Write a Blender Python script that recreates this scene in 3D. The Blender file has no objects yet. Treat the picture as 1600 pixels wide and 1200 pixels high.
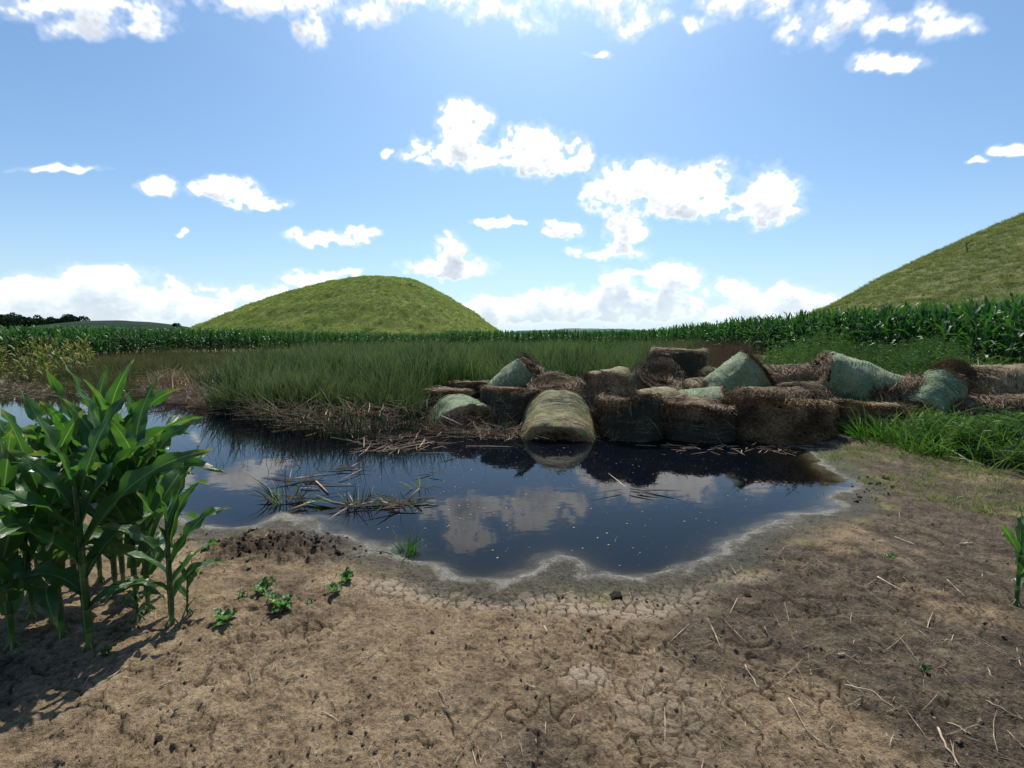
import bpy, math, random
import numpy as np
from mathutils import Vector, Matrix, Euler

S = bpy.context.scene
C = S.collection
R = math.radians
PI = math.pi
rng = np.random.default_rng(7)
random.seed(7)

# ------------------------------------------------------------------ camera
CAMZ, FPX, PITCH = 1.65, 740.0, R(5.6)
cam = bpy.data.objects.new('camera', bpy.data.cameras.new('camera'))
C.objects.link(cam)
cam.data.sensor_width = 36.0
cam.data.lens = 36.0 * FPX / 1600.0
cam.data.clip_start = 0.05
cam.data.clip_end = 9000
cam.location = (0, 0, CAMZ)
cam.rotation_euler = (PI / 2 - PITCH, 0, 0)
S.camera = cam
cp, sp = math.cos(PITCH), math.sin(PITCH)

def ray(px, py):
    dx, dy = (px - 800) / FPX, (600 - py) / FPX
    return Vector((dx, cp + dy * sp, -sp + dy * cp))
def P(px, py, z=0.0):
    """point of the horizontal plane z that the photograph shows at (px, py)"""
    d = ray(px, py); t = (z - CAMZ) / d.z
    return Vector((d.x * t, d.y * t, z))
def AT(px, py, Y):
    d = ray(px, py); t = Y / d.y
    return Vector((d.x * t, Y, CAMZ + d.z * t))

# ------------------------------------------------------------------ light
SUN_EL, SUN_AZ = 53.0, 3.0        # azimuth clockwise from +Y
w = bpy.data.worlds.new('World'); S.world = w; w.use_nodes = True
sun = bpy.data.objects.new('sun', bpy.data.lights.new('sun', 'SUN'))
C.objects.link(sun)
sun.data.energy = 5.0; sun.data.angle = R(0.53); sun.data.color = (1.0, 0.95, 0.86)
sd = Vector((math.sin(R(SUN_AZ)) * math.cos(R(SUN_EL)), math.cos(R(SUN_AZ)) * math.cos(R(SUN_EL)), math.sin(R(SUN_EL))))
sun.rotation_euler = sd.to_track_quat('Z', 'Y').to_euler()
S.view_settings.view_transform = 'Standard'; S.view_settings.look = 'None'
S.view_settings.exposure = 0.22; S.view_settings.gamma = 1.0
S.render.engine = 'CYCLES'

# ------------------------------------------------------------------ noise helpers
def _hash(ix, iy, iz, seed):
    h = (ix.astype(np.int64) * 374761393 + iy.astype(np.int64) * 668265263 + iz.astype(np.int64) * 2147483647 + seed * 144665) & 0x7fffffff
    h = ((h ^ (h >> 13)) * 1274126177) & 0x7fffffff
    h = ((h ^ (h >> 15)) * 2246822519) & 0x7fffffff
    return ((h ^ (h >> 14)) & 0xffffff) / float(0xffffff)
def vn2(x, y, seed=0):
    ix, iy = np.floor(x), np.floor(y)
    fx, fy = x - ix, y - iy
    fx = fx * fx * (3 - 2 * fx); fy = fy * fy * (3 - 2 * fy)
    z = np.zeros_like(ix)
    a = _hash(ix, iy, z, seed); b = _hash(ix + 1, iy, z, seed)
    c = _hash(ix, iy + 1, z, seed); d = _hash(ix + 1, iy + 1, z, seed)
    return (a + (b - a) * fx) * (1 - fy) + (c + (d - c) * fx) * fy
def fbm2(x, y, seed=0, octv=4, gain=0.5):
    s = 0; a = 1; t = 0
    for o in range(octv):
        s = s + a * vn2(x * 2 ** o + o * 17.3, y * 2 ** o - o * 9.1, seed + o); t += a; a *= gain
    return s / t
def vn3(p, seed=0):
    i = np.floor(p); f = p - i; f = f * f * (3 - 2 * f)
    r = 0
    for dx in (0, 1):
        for dy in (0, 1):
            for dz in (0, 1):
                wgt = (f[:, 0] if dx else 1 - f[:, 0]) * (f[:, 1] if dy else 1 - f[:, 1]) * (f[:, 2] if dz else 1 - f[:, 2])
                r = r + wgt * _hash(i[:, 0] + dx, i[:, 1] + dy, i[:, 2] + dz, seed)
    return r
def sst(a, b, x):
    t = np.clip((x - a) / (b - a), 0, 1); return t * t * (3 - 2 * t)
def worley_edge(x, y, seed=0):
    """distance to the nearest border between cells (unit cells)"""
    ix, iy = np.floor(x), np.floor(y); z = np.zeros_like(ix)
    f1 = np.full(x.shape, 9.0); f2 = np.full(x.shape, 9.0); cid = np.zeros(x.shape)
    for dx in (-1, 0, 1):
        for dy in (-1, 0, 1):
            cx, cy = ix + dx, iy + dy
            hx = _hash(cx, cy, z, seed)
            d = np.hypot(cx + hx - x, cy + _hash(cx, cy, z, seed + 5) - y)
            nf = d < f1
            f2 = np.where(nf, f1, np.minimum(f2, d)); cid = np.where(nf, hx, cid); f1 = np.where(nf, d, f1)
    return f2 - f1, cid

# ------------------------------------------------------------------ sky with clouds
def build_world():
    Wd, Hh = 4096, 1024
    u = (np.arange(Wd) + .5) / Wd
    az = (u - 0.25) * 360.0; az = np.where(az > 180, az - 360, az)
    el = (np.arange(Hh) + .5) / Hh * 90.0
    AZ, EL = np.meshgrid(np.radians(az), np.radians(el))
    dx, dy, dz = np.sin(AZ) * np.cos(EL), np.cos(AZ) * np.cos(EL), np.sin(EL)
    dep = dy * cp - dz * sp
    upc = dy * sp + dz * cp
    ok = dep > 0.25
    dd = np.where(ok, dep, 1)
    PX = np.where(ok, 800 + FPX * dx / dd, -9999); PY = np.where(ok, 600 - FPX * upc / dd, -9999)
    r = np.random.default_rng(11)
    def layer(cy, cx, sd_):                      # smooth random sheet with cy x cx cells
        rr = np.random.default_rng(sd_)
        g = rr.random((cy + 3, cx))
        def up(g, n, c, wrap):           # cubic B-spline upsampling along the first axis
            t = (np.arange(n) + .5) / n * c; i = np.floor(t).astype(int); f = (t - i).astype(np.float32)[:, None]
            b = ((1 - f) ** 3, 3 * f ** 3 - 6 * f ** 2 + 4, -3 * f ** 3 + 3 * f ** 2 + 3 * f + 1, f ** 3)
            return sum(b[k] * g[(i + k) % c if wrap else i + k] for k in range(4)) / 6
        o = up(up(g.astype(np.float32), Hh, cy, False).T, Wd, cx, True).T
        return (o - .5) * 2.2
    lay = [layer(18 * 2 ** k, 60 * 2 ** k, 40 + k) for k in range(7)]
    fb = sum(l * 0.60 ** k for k, l in enumerate(lay))
    bil = sum(np.abs(l) * 0.62 ** k for k, l in enumerate(lay[1:]))
    noise = 0.62 * fb + 0.75 * (0.62 - bil)
    B = [  # cx, cy, rx, ry up, (ry down), weight
        (722, 205, 36, 40), (700, 238, 62, 30), (760, 250, 55, 24), (825, 235, 55, 34), (848, 255, 45, 26), (905, 245, 20, 30), (745, 188, 26, 22),
        (985, 292, 58, 40), (1060, 306, 80, 42), (1145, 306, 95, 44), (1188, 322, 60, 40), (1110, 300, 60, 36), (938, 298, 30, 14), (1075, 325, 120, 26),
        (980, 362, 32, 27), (955, 396, 48, 13), (760, 352, 32, 9), (800, 350, 20, 8), (882, 362, 24, 11), (865, 352, 12, 7),
        (706, 402, 26, 26), (706, 420, 56, 16), (505, 375, 52, 13), (568, 366, 24, 10), (237, 293, 34, 15), (355, 298, 48, 17), (402, 317, 48, 12),
        (98, 265, 62, 7), (485, 436, 44, 11), (546, 428, 20, 8), (282, 368, 10, 8), (610, 243, 8, 12),
        (90, 5, 120, 36), (165, 20, 95, 34), (225, 45, 50, 20), (130, 45, 60, 26),
        (430, 2, 110, 32), (490, 40, 28, 44), (330, 0, 50, 16), (585, 25, 34, 24), (690, 0, 90, 24), (800, 8, 110, 32), (835, 35, 34, 36),
        (930, 0, 110, 28), (985, 28, 42, 44), (1075, 38, 44, 18), (1180, 5, 110, 34), (1262, 48, 46, 46), (1300, 15, 80, 40),
        (1425, 40, 70, 34), (1385, 100, 58, 18), (1490, 40, 60, 16), (1582, 238, 30, 9), (1525, 250, 18, 6), (940, 85, 20, 8),
        (60, 462, 110, 26), (145, 446, 90, 26), (235, 465, 90, 22), (295, 448, 48, 12), (400, 466, 66, 20), (330, 485, 90, 20), (90, 492, 170, 20), (440, 470, 40, 16),
        (820, 488, 90, 22), (900, 480, 70, 22), (962, 452, 34, 24), (1052, 440, 46, 24), (1010, 472, 90, 22), (1130, 458, 52, 16), (1205, 470, 66, 24),
        (1100, 492, 190, 20), (1255, 480, 60, 14), (770, 480, 40, 16), (990, 430, 20, 8), (1220, 480, 80, 20)]
    M = np.full(PX.shape, -1.2, np.float32)
    r1_, c0_, c1_ = int(Hh * 46 / 90), int(Wd * (.25 - .155)), int(Wd * (.25 + .155))
    QX, QY, QM = PX[:r1_, c0_:c1_].astype(np.float32), PY[:r1_, c0_:c1_].astype(np.float32), M[:r1_, c0_:c1_]
    wx_ = (lay[1] * 6 + lay[2] * 8 + lay[3] * 8 + lay[4] * 6)[:r1_, c0_:c1_]
    wy_ = (np.roll(lay[2], 900, 1) * 7 + np.roll(lay[3], 700, 1) * 6 + np.roll(lay[4], 500, 1) * 5)[:r1_, c0_:c1_]
    QX = QX + wx_; QY = QY + wy_
    for b in B:
        cx, cy, rx, ry = b[:4]
        x0 = (np.abs(QX - cx) < 2.2 * rx) & (np.abs(QY - cy) < 2.4 * ry)
        xx = (QX[x0] - cx) / (rx * 1.16); yy = QY[x0] - cy
        yy = np.where(yy > 0, yy / (ry * .8), yy / (ry * 1.2))
        QM[x0] = np.maximum(QM[x0], 1 - (xx * xx + yy * yy) ** .8)
    # everywhere else the same kind of scattered small cumulus
    out = ~(ok & (PX > -150) & (PX < 1750) & (PY > -120))
    gen = sst(0.25, 0.9, lay[0] * .9 + lay[1] * .45 + 0.12 * np.cos(EL * 3)) * 1.9 - 1.1
    M = np.where(out, gen, M)
    wisp = sst(120, 20, PY) * ok                  # the high ones are thinner, ragged
    hi = sum(l * 0.72 ** k for k, l in enumerate(lay[2:]))
    Mc = np.clip(M, -1.2, .8)
    D = Mc * 0.95 + fb * .24 + (0.55 - bil) * .55 + hi * (.36 + .30 * wisp) - 0.03 - .20 * wisp
    soft = 0.36 + 0.50 * wisp
    A = sst(0.0, 1.0, D / soft)
    A = A * sst(-1.0, -0.35, M)
    low = sst(R(9), R(1.0), EL)
    veil = .22 * sst(-.55, .35, D) * sst(-1.0, -.1, M)
    A = np.maximum(A, veil) * (1 - 0.42 * low)
    # light: what lies above a point (towards the sun) greys its base
    acc = np.zeros_like(A)
    for k in (8, 14, 22, 32, 44):
        acc += np.roll(np.clip(D, 0, 1.0), -k, axis=0)
    acc /= 5
    sh = 1.02 - 0.42 * sst(0.05, 0.70, acc + 0.20 * fb * A + .08 * hi) * sst(0.0, .45, D) - 0.13 * hi * A
    sh = np.clip(sh, 0.4, 1.1) * (1 - 0.08 * low)
    img = bpy.data.images.new('cloud_cover', Wd, Hh * 2, alpha=False, float_buffer=False)
    img.colorspace_settings.name = 'Non-Color'
    px = np.zeros((Hh * 2, Wd, 4), np.float32); px[..., 3] = 1
    px[Hh:, :, 0] = A; px[Hh:, :, 1] = np.clip(sh / 1.1, 0, 1)
    px[:Hh, :, 1] = 0.8
    img.pixels.foreach_set(px.ravel()); img.update(); img.pack()

    nt = w.node_tree; nt.nodes.clear(); N = nt.nodes.new; L = nt.links.new
    out_ = N('ShaderNodeOutputWorld'); sky = N('ShaderNodeTexSky'); sky.sky_type = 'NISHITA'; sky.sun_disc = False
    sky.sun_elevation = R(SUN_EL); sky.sun_rotation = R(SUN_AZ); sky.altitude = 100
    sky.air_density = 1.0; sky.dust_density = 1.3; sky.ozone_density = 1.6
    b1 = N('ShaderNodeBackground'); b1.inputs[1].default_value = 0.118
    tn_ = N('ShaderNodeMix'); tn_.data_type = 'RGBA'; tn_.blend_type = 'MULTIPLY'; tn_.inputs[0].default_value = 1.0
    tn_.inputs[7].default_value = (0.62, 0.85, 1.0, 1); L(sky.outputs[0], tn_.inputs[6])
    hz = N('ShaderNodeMix'); hz.data_type = 'RGBA'; hz.inputs[7].default_value = (6.0, 7.1, 8.1, 1); L(tn_.outputs[2], hz.inputs[6])
    tg = N('ShaderNodeTexCoord'); sx_ = N('ShaderNodeSeparateXYZ'); L(tg.outputs['Generated'], sx_.inputs[0])
    ab = N('ShaderNodeMath'); ab.operation = 'ABSOLUTE'; L(sx_.outputs[2], ab.inputs[0])
    ex = N('ShaderNodeMath'); ex.operation = 'MULTIPLY'; ex.inputs[1].default_value = -9.0; L(ab.outputs[0], ex.inputs[0])
    e2 = N('ShaderNodeMath'); e2.operation = 'EXPONENT'; L(ex.outputs[0], e2.inputs[0])
    e3 = N('ShaderNodeMath'); e3.operation = 'MULTIPLY'; e3.inputs[1].default_value = 0.85; L(e2.outputs[0], e3.inputs[0])
    L(e3.outputs[0], hz.inputs[0]); L(hz.outputs[2], b1.inputs[0])
    tc = N('ShaderNodeTexCoord'); et = N('ShaderNodeTexEnvironment'); et.image = img; et.interpolation = 'Cubic'
    L(tc.outputs['Generated'], et.inputs[0])
    sep = N('ShaderNodeSeparateColor'); L(et.outputs[0], sep.inputs[0])
    rmp = N('ShaderNodeMix'); rmp.data_type = 'RGBA'
    rmp.inputs[6].default_value = (0.40, 0.47, 0.58, 1); rmp.inputs[7].default_value = (1.22, 1.22, 1.22, 1)
    mr = N('ShaderNodeMapRange'); mr.inputs[1].default_value = 0.34; mr.inputs[2].default_value = 0.93
    L(sep.outputs[1], mr.inputs[0]); L(mr.outputs[0], rmp.inputs[0])
    b2 = N('ShaderNodeBackground'); b2.inputs[1].default_value = 1.0; L(rmp.outputs[2], b2.inputs[0])
    mx = N('ShaderNodeMixShader'); L(sep.outputs[0], mx.inputs[0]); L(b1.outputs[0], mx.inputs[1]); L(b2.outputs[0], mx.inputs[2])
    L(mx.outputs[0], out_.inputs[0])
    w.cycles.sampling_method = 'MANUAL'; w.cycles.sample_map_resolution = 1024
build_world()

# ------------------------------------------------------------------ object helpers
def tag(o, label=None, cat=None, group=None, kind=None):
    if label: o['label'] = label
    if cat: o['category'] = cat
    if group: o['group'] = group
    if kind: o['kind'] = kind
    return o
def link(o, parent=None):
    C.objects.link(o)
    if parent is not None: o.parent = parent
    return o
def empty(name, loc=(0, 0, 0), rz=0.0):
    o = bpy.data.objects.new(name, None); o.empty_display_size = .1
    o.location = loc; o.rotation_euler = (0, 0, rz); return link(o)
def mesh_np(name, V, F, mat=None, uv=None, smooth=True, attrs=None):
    """F: (n,3) or (n,4) int array"""
    me = bpy.data.meshes.new(name)
    V = np.ascontiguousarray(V, np.float32); F = np.ascontiguousarray(F, np.int32)
    me.vertices.add(len(V)); me.vertices.foreach_set('co', V.ravel())
    k = F.shape[1]
    me.loops.add(F.size); me.loops.foreach_set('vertex_index', F.ravel())
    me.polygons.add(len(F)); me.polygons.foreach_set('loop_start', np.arange(0, F.size, k, dtype=np.int32))
    if smooth: me.polygons.foreach_set('use_smooth', np.ones(len(F), bool))
    if uv is not None:
        ul = me.uv_layers.new(name='UVMap'); ul.data.foreach_set('uv', np.ascontiguousarray(uv[F.ravel()], np.float32).ravel())
    for an, av in (attrs or {}).items():
        a = me.attributes.new(an, 'FLOAT', 'POINT'); a.data.foreach_set('value', np.ascontiguousarray(av, np.float32))
    me.update(calc_edges=True); me.validate()
    if mat: me.materials.append(mat)
    return me
def ob(name, me, parent=None):
    return link(bpy.data.objects.new(name, me), parent)
def grid_faces(nr, nc, wrap=False):
    r_, c_ = np.arange(nr - 1), np.arange(nc if wrap else nc - 1)
    Rr, Cc = np.meshgrid(r_, c_, indexing='ij'); c2 = (Cc + 1) % nc
    return np.stack([Rr * nc + Cc, Rr * nc + c2, (Rr + 1) * nc + c2, (Rr + 1) * nc + Cc], -1).reshape(-1, 4)
class MB:
    """collects pieces (all quads) into one mesh"""
    def __init__(s): s.V = []; s.F = []; s.U = []; s.n = 0
    def add(s, V, F, U=None):
        V = np.asarray(V, float)
        s.V.append(V); s.F.append(np.asarray(F) + s.n); s.U.append(U if U is not None else np.zeros((len(V), 2))); s.n += len(V)
    def tube(s, pts, rad, seg=6, cap=True):
        pts = np.asarray(pts, float); n = len(pts); rad = np.broadcast_to(rad, (n,))
        t = np.gradient(pts, axis=0); t /= np.linalg.norm(t, axis=1)[:, None] + 1e-9
        ref = np.array([0, 0, 1.]) if abs(t[0, 2]) < .9 else np.array([1., 0, 0])
        a = np.cross(t, ref); a /= np.linalg.norm(a, axis=1)[:, None] + 1e-9; b = np.cross(t, a)
        th = np.arange(seg) / seg * 2 * PI
        V = pts[:, None] + rad[:, None, None] * (np.cos(th)[None, :, None] * a[:, None] + np.sin(th)[None, :, None] * b[:, None])
        U = np.stack(np.meshgrid(np.linspace(0, 1, n), np.arange(seg) / seg, indexing='ij'), -1).reshape(-1, 2)
        V = V.reshape(-1, 3); F = grid_faces(n, seg, True)
        if cap:
            V = np.concatenate([V, pts[:1], pts[-1:]]); k = n * seg
            U = np.concatenate([U, [[0, 0], [1, 0]]])
            i = np.arange(0, seg, 2)
            F = np.concatenate([F, np.stack([np.full(len(i), k), (i + 2) % seg, (i + 1) % seg, i], -1),
                                np.stack([np.full(len(i), k + 1), k - seg + i, k - seg + (i + 1) % seg, k - seg + (i + 2) % seg], -1)])
        s.add(V, F, U)
    def mesh(s, name, mat=None):
        return mesh_np(name, np.concatenate(s.V), np.concatenate(s.F), mat, np.concatenate(s.U))
    def build(s, name, mat, parent=None): return ob(name, s.mesh(name, mat), parent)

def ribbons(P0, D0, L, Wd, bend, seg=4, taper=1.0, wmax=0.3, side=None, rs=rng):
    """many blades at once: start points (n,3), directions (n,3), lengths, widths, bend (m of droop per m)."""
    n = len(P0); t = np.linspace(0, 1, seg + 1)
    D0 = D0 / (np.linalg.norm(D0, axis=1)[:, None] + 1e-9)
    if side is None:
        a = rs.random(n) * 2 * PI
        rv = np.stack([np.cos(a), np.sin(a), 0.2 * rs.standard_normal(n)], -1)
        side = np.cross(D0, rv)
    side = side / (np.linalg.norm(side, axis=1)[:, None] + 1e-9)
    pts = P0[:, None] + D0[:, None] * (t[None, :, None] * L[:, None, None])
    if bend.ndim == 1: bend = np.stack([np.zeros(n), np.zeros(n), -bend], -1)
    pts = pts + bend[:, None] * (t[None, :, None] ** 2) * L[:, None, None]
    wp = np.where(t < wmax, .55 + .45 * t / wmax, 1 - (t - wmax) / (1 - wmax) * taper)
    wv = side[:, None] * (Wd[:, None] * wp[None, :])[..., None] * .5
    V = np.stack([pts - wv, pts + wv], 2).reshape(-1, 3)
    i = np.arange(seg); base = (np.arange(n) * (seg + 1) * 2)[:, None]
    F = np.stack([base + 2 * i, base + 2 * i + 1, base + 2 * i + 3, base + 2 * i + 2], -1).reshape(-1, 4)
    tt = np.broadcast_to(t[None, :, None], (n, seg + 1, 2)); uu = np.broadcast_to(np.array([0., 1.])[None, None], (n, seg + 1, 2))
    U = np.stack([tt, uu], -1).reshape(-1, 2)
    return V, F, U

def scatter(name, protos, pts, rot, scl, idx, label, cat, kind='stuff'):
    """one object that repeats a few small meshes over many points (geometry nodes)"""
    me = bpy.data.meshes.new(name); me.vertices.add(len(pts)); me.vertices.foreach_set('co', np.ascontiguousarray(pts, np.float32).ravel())
    a = me.attributes.new('rot', 'FLOAT_VECTOR', 'POINT'); a.data.foreach_set('vector', np.ascontiguousarray(rot, np.float32).ravel())
    a = me.attributes.new('scl', 'FLOAT', 'POINT'); a.data.foreach_set('value', np.ascontiguousarray(scl, np.float32))
    a = me.attributes.new('pick', 'INT', 'POINT'); a.data.foreach_set('value', np.ascontiguousarray(idx, np.int32))
    o = ob(name, me)
    g = bpy.data.node_groups.new(name, 'GeometryNodeTree')
    g.interface.new_socket('Geometry', in_out='INPUT', socket_type='NodeSocketGeometry')
    g.interface.new_socket('Geometry', in_out='OUTPUT', socket_type='NodeSocketGeometry')
    N = g.nodes.new; L = g.links.new
    gi, go, ip, jn = N('NodeGroupInput'), N('NodeGroupOutput'), N('GeometryNodeInstanceOnPoints'), N('GeometryNodeJoinGeometry')
    L(gi.outputs[0], ip.inputs['Points']); ip.inputs['Pick Instance'].default_value = True
    for q in reversed(protos):
        oi = N('GeometryNodeObjectInfo'); oi.inputs[0].default_value = q; oi.inputs['As Instance'].default_value = True
        L(oi.outputs['Geometry'], jn.inputs[0])
    L(jn.outputs[0], ip.inputs['Instance'])
    for nm, ty, so in (('rot', 'FLOAT_VECTOR', 'Rotation'), ('scl', 'FLOAT', 'Scale'), ('pick', 'INT', 'Instance Index')):
        na = N('GeometryNodeInputNamedAttribute'); na.data_type = ty; na.inputs[0].default_value = nm
        L(na.outputs[0], ip.inputs[so])
    L(ip.outputs[0], go.inputs[0])
    m = o.modifiers.new('scatter', 'NODES'); m.node_group = g
    return tag(o, label, cat, None, kind)
def proto(me): return bpy.data.objects.new(me.name, me)   # never linked: only the scatter uses it

# ------------------------------------------------------------------ materials
class NT:
    def __init__(s, name):
        s.m = bpy.data.materials.new(name); s.m.use_nodes = True; s.t = s.m.node_tree; s.t.nodes.clear()
        s.out = s.n('ShaderNodeOutputMaterial')
    def n(s, ty, **k):
        q = s.t.nodes.new(ty)
        for a, b in k.items(): setattr(q, a, b)
        return q
    def l(s, a, b): s.t.links.new(a, b)
    def noise(s, scale, vec=None, detail=4, rough=.55, dist=0.0):
        q = s.n('ShaderNodeTexNoise'); q.inputs['Scale'].default_value = scale; q.inputs['Detail'].default_value = detail
        q.inputs['Roughness'].default_value = rough; q.inputs['Distortion'].default_value = dist
        if vec is not None: s.l(vec, q.inputs['Vector'])
        return q.outputs[0]
    def ramp(s, fac, stops, interp='LINEAR'):
        q = s.n('ShaderNodeValToRGB'); q.color_ramp.interpolation = interp; e = q.color_ramp.elements
        while len(e) < len(stops): e.new(.5)
        for i, (p, c) in enumerate(stops): e[i].position = p; e[i].color = (*c, 1) if len(c) == 3 else c
        s.l(fac, q.inputs[0]); return q.outputs[0]
    def mix(s, fac, a, b, mode='MIX'):
        q = s.n('ShaderNodeMix', data_type='RGBA', blend_type=mode)
        for v, i in ((fac, 0), (a, 6), (b, 7)):
            if isinstance(v, (int, float)): q.inputs[i].default_value = v
            elif isinstance(v, tuple): q.inputs[i].default_value = (*v, 1)
            else: s.l(v, q.inputs[i])
        return q.outputs[2]
    def math(s, op, a, b=None, c=None):
        q = s.n('ShaderNodeMath', operation=op)
        for i, v in enumerate((a, b, c)):
            if v is None: continue
            if isinstance(v, (int, float)): q.inputs[i].default_value = v
            else: s.l(v, q.inputs[i])
        return q.outputs[0]
    def mr(s, v, a, b, c=0.0, d=1.0, smooth=False):
        q = s.n('ShaderNodeMapRange')
        if smooth: q.interpolation_type = 'SMOOTHSTEP'
        for i, x in enumerate((a, b, c, d)): q.inputs[i + 1].default_value = x
        s.l(v, q.inputs[0]); return q.outputs[0]
    def attr(s, name): return s.n('ShaderNodeAttribute', attribute_name=name).outputs['Fac']
    def obj(s): return s.n('ShaderNodeTexCoord').outputs['Object']
    def uv(s): return s.n('ShaderNodeTexCoord').outputs['UV']
    def scalev(s, vec, v):
        q = s.n('ShaderNodeMapping'); q.inputs['Scale'].default_value = v; s.l(vec, q.inputs[0]); return q.outputs[0]
    def bump(s, h, strength=.5, dist=.01):
        q = s.n('ShaderNodeBump'); q.inputs['Strength'].default_value = strength; q.inputs['Distance'].default_value = dist
        s.l(h, q.inputs['Height']); return q.outputs[0]
    def bsdf(s, col, rough=.8, spec=.3, normal=None):
        q = s.n('ShaderNodeBsdfPrincipled')
        if isinstance(col, tuple): q.inputs['Base Color'].default_value = (*col, 1)
        else: s.l(col, q.inputs['Base Color'])
        if isinstance(rough, (int, float)): q.inputs['Roughness'].default_value = rough
        else: s.l(rough, q.inputs['Roughness'])
        q.inputs['Specular IOR Level'].default_value = spec
        if normal is not None: s.l(normal, q.inputs['Normal'])
        return q.outputs[0]
    def leafy(s, col, fac=.35, rough=.45, spec=.4, normal=None, tint=(1.6, 1.9, .7)):
        p = s.bsdf(col, rough, spec, normal); t = s.n('ShaderNodeBsdfTranslucent')
        s.l(s.mix(1.0, col, tint, 'MULTIPLY'), t.inputs[0])
        m = s.n('ShaderNodeMixShader'); m.inputs[0].default_value = fac; s.l(p, m.inputs[1]); s.l(t.outputs[0], m.inputs[2])
        s.l(m.outputs[0], s.out.inputs[0]); return s.m
    def done(s, sh): s.l(sh, s.out.inputs[0]); return s.m
    def rand(s): return s.n('ShaderNodeObjectInfo').outputs['Random']

def leaf_blade_mat(name, c_dark, c_mid, c_tip, fac=.3, tip=.6, rough=.5, spec=.35, tint=(1.6, 1.9, .7)):
    s = NT(name)
    q = s.n('ShaderNodeSeparateXYZ'); s.l(s.uv(), q.inputs[0])
    base = s.mix(s.rand(), c_dark, c_mid)
    base = s.mix(s.mr(s.noise(.35, s.n('ShaderNodeNewGeometry').outputs['Position'], 3), .4, .65), base, c_dark)
    col = s.mix(s.mr(q.outputs[0], tip, 1.05), base, c_tip)
    return s.leafy(col, fac, rough, spec, None, tint)

M = {}
# corn leaf: pale midrib, fine parallel veins
def corn_leaf_mat(name, a, b, c, rib):
    s = NT(name); u = s.uv(); q = s.n('ShaderNodeSeparateXYZ'); s.l(u, q.inputs[0])
    n1 = s.noise(5, s.obj(), 3)
    col = s.ramp(n1, [(.3, a), (.55, b), (.75, c)])
    col = s.mix(s.math('MULTIPLY', s.mr(s.noise(60, s.scalev(u, (.12, 2.2, 1)), 2), .45, .7), .35), col, c)
    d = s.math('ABSOLUTE', s.math('SUBTRACT', q.outputs[1], .5))
    ribf = s.mr(d, .05, .02, 0, .75)
    col = s.mix(ribf, col, rib)
    vein = s.math('SINE', s.math('MULTIPLY', q.outputs[1], 130))
    h = s.math('ADD', s.math('MULTIPLY', vein, .25), s.math('MULTIPLY', s.mr(d, .07, .0), 1.5))
    tipf = s.math('MULTIPLY', s.mr(q.outputs[0], .84, .99), s.mr(s.noise(22, s.obj(), 3), .42, .58))
    col = s.mix(s.math('MULTIPLY', tipf, .85), col, (.30, .22, .09))
    return s.leafy(col, .33, .30, .6, s.bump(h, .6, .003))
M['corn'] = corn_leaf_mat('corn_leaf_green', (.026, .074, .022), (.044, .112, .030), (.080, .165, .045), (.20, .29, .12))
M['corn_pale'] = corn_leaf_mat('corn_leaf_fresh', (.04, .12, .03), (.06, .16, .035), (.09, .2, .05), (.2, .3, .1))
M['corn_field'] = leaf_blade_mat('field_corn_leaf', (.020, .068, .022), (.052, .135, .040), (.10, .18, .07), .30, .7, .48, .35)
M['corn_yellow'] = leaf_blade_mat('yellow_corn_leaf', (.05, .10, .025), (.12, .15, .035), (.30, .25, .09), .3, .35, .6, .3, (1.4, 1.4, .7))
s = NT('corn_stalk'); M['stalk'] = s.done(s.bsdf(s.ramp(s.noise(14, s.scalev(s.obj(), (1, 1, .25)), 4), [(.3, (.07, .12, .03)), (.6, (.14, .20, .05)), (.8, (.24, .23, .10))]), .5, .4, s.bump(s.noise(80, s.scalev(s.obj(), (1, 1, .1)), 2), .3, .003)))
M['reed'] = leaf_blade_mat('reed_green', (.007, .022, .010), (.044, .092, .034), (.22, .26, .14), .2, .62, .6, .15)
M['reed_far'] = leaf_blade_mat('reed_brownish', (.030, .038, .018), (.085, .085, .038), (.19, .16, .09), .2, .5, .7, .15)
M['grass'] = leaf_blade_mat('lush_grass', (.030, .085, .014), (.065, .15, .024), (.13, .22, .05), .32, .6, .45)
M['grass_y'] = leaf_blade_mat('thin_grass', (.12, .17, .04), (.20, .24, .07), (.34, .32, .15), .3, .4)
M['weed'] = leaf_blade_mat('weed_leaf', (.035, .075, .022), (.085, .15, .045), (.15, .20, .09), .25, .7, .6, .15)
M['weed_red'] = leaf_blade_mat('brown_weed', (.045, .040, .024), (.11, .075, .048), (.18, .13, .09), .2, .5, .8, .1, (1.2, 1, .8))
M['mound_grass'] = leaf_blade_mat('mound_grass', (.12, .17, .045), (.25, .29, .085), (.38, .38, .17), .3, .5, .7, .15)
M['mound_dry'] = leaf_blade_mat('mound_dry_grass', (.09, .11, .05), (.18, .19, .095), (.36, .34, .21), .3, .4, .7, .15)
def straw_mat(name, a, b, c, sc=9):
    s = NT(name); u = s.uv()
    v = s.math('ADD', s.math('MULTIPLY', s.noise(2.3, s.n('ShaderNodeNewGeometry').outputs['Position'], 2), .5), s.math('MULTIPLY', s.noise(sc * 3, s.obj(), 2), .5))
    return s.done(s.bsdf(s.ramp(v, [(.36, a), (.5, b), (.64, c)]), .75, .2))
M['straw'] = straw_mat('dry_straw', (.26, .165, .105), (.44, .31, .21), (.58, .46, .32))
M['hay'] = straw_mat('loose_hay', (.040, .026, .015), (.155, .100, .055), (.36, .25, .14))
M['hay_tan'] = straw_mat('loose_hay_tan', (.12, .085, .05), (.26, .19, .11), (.42, .33, .2))
M['strand_green'] = straw_mat('net_strand', (.06, .085, .04), (.20, .27, .15), (.46, .50, .33))
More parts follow.
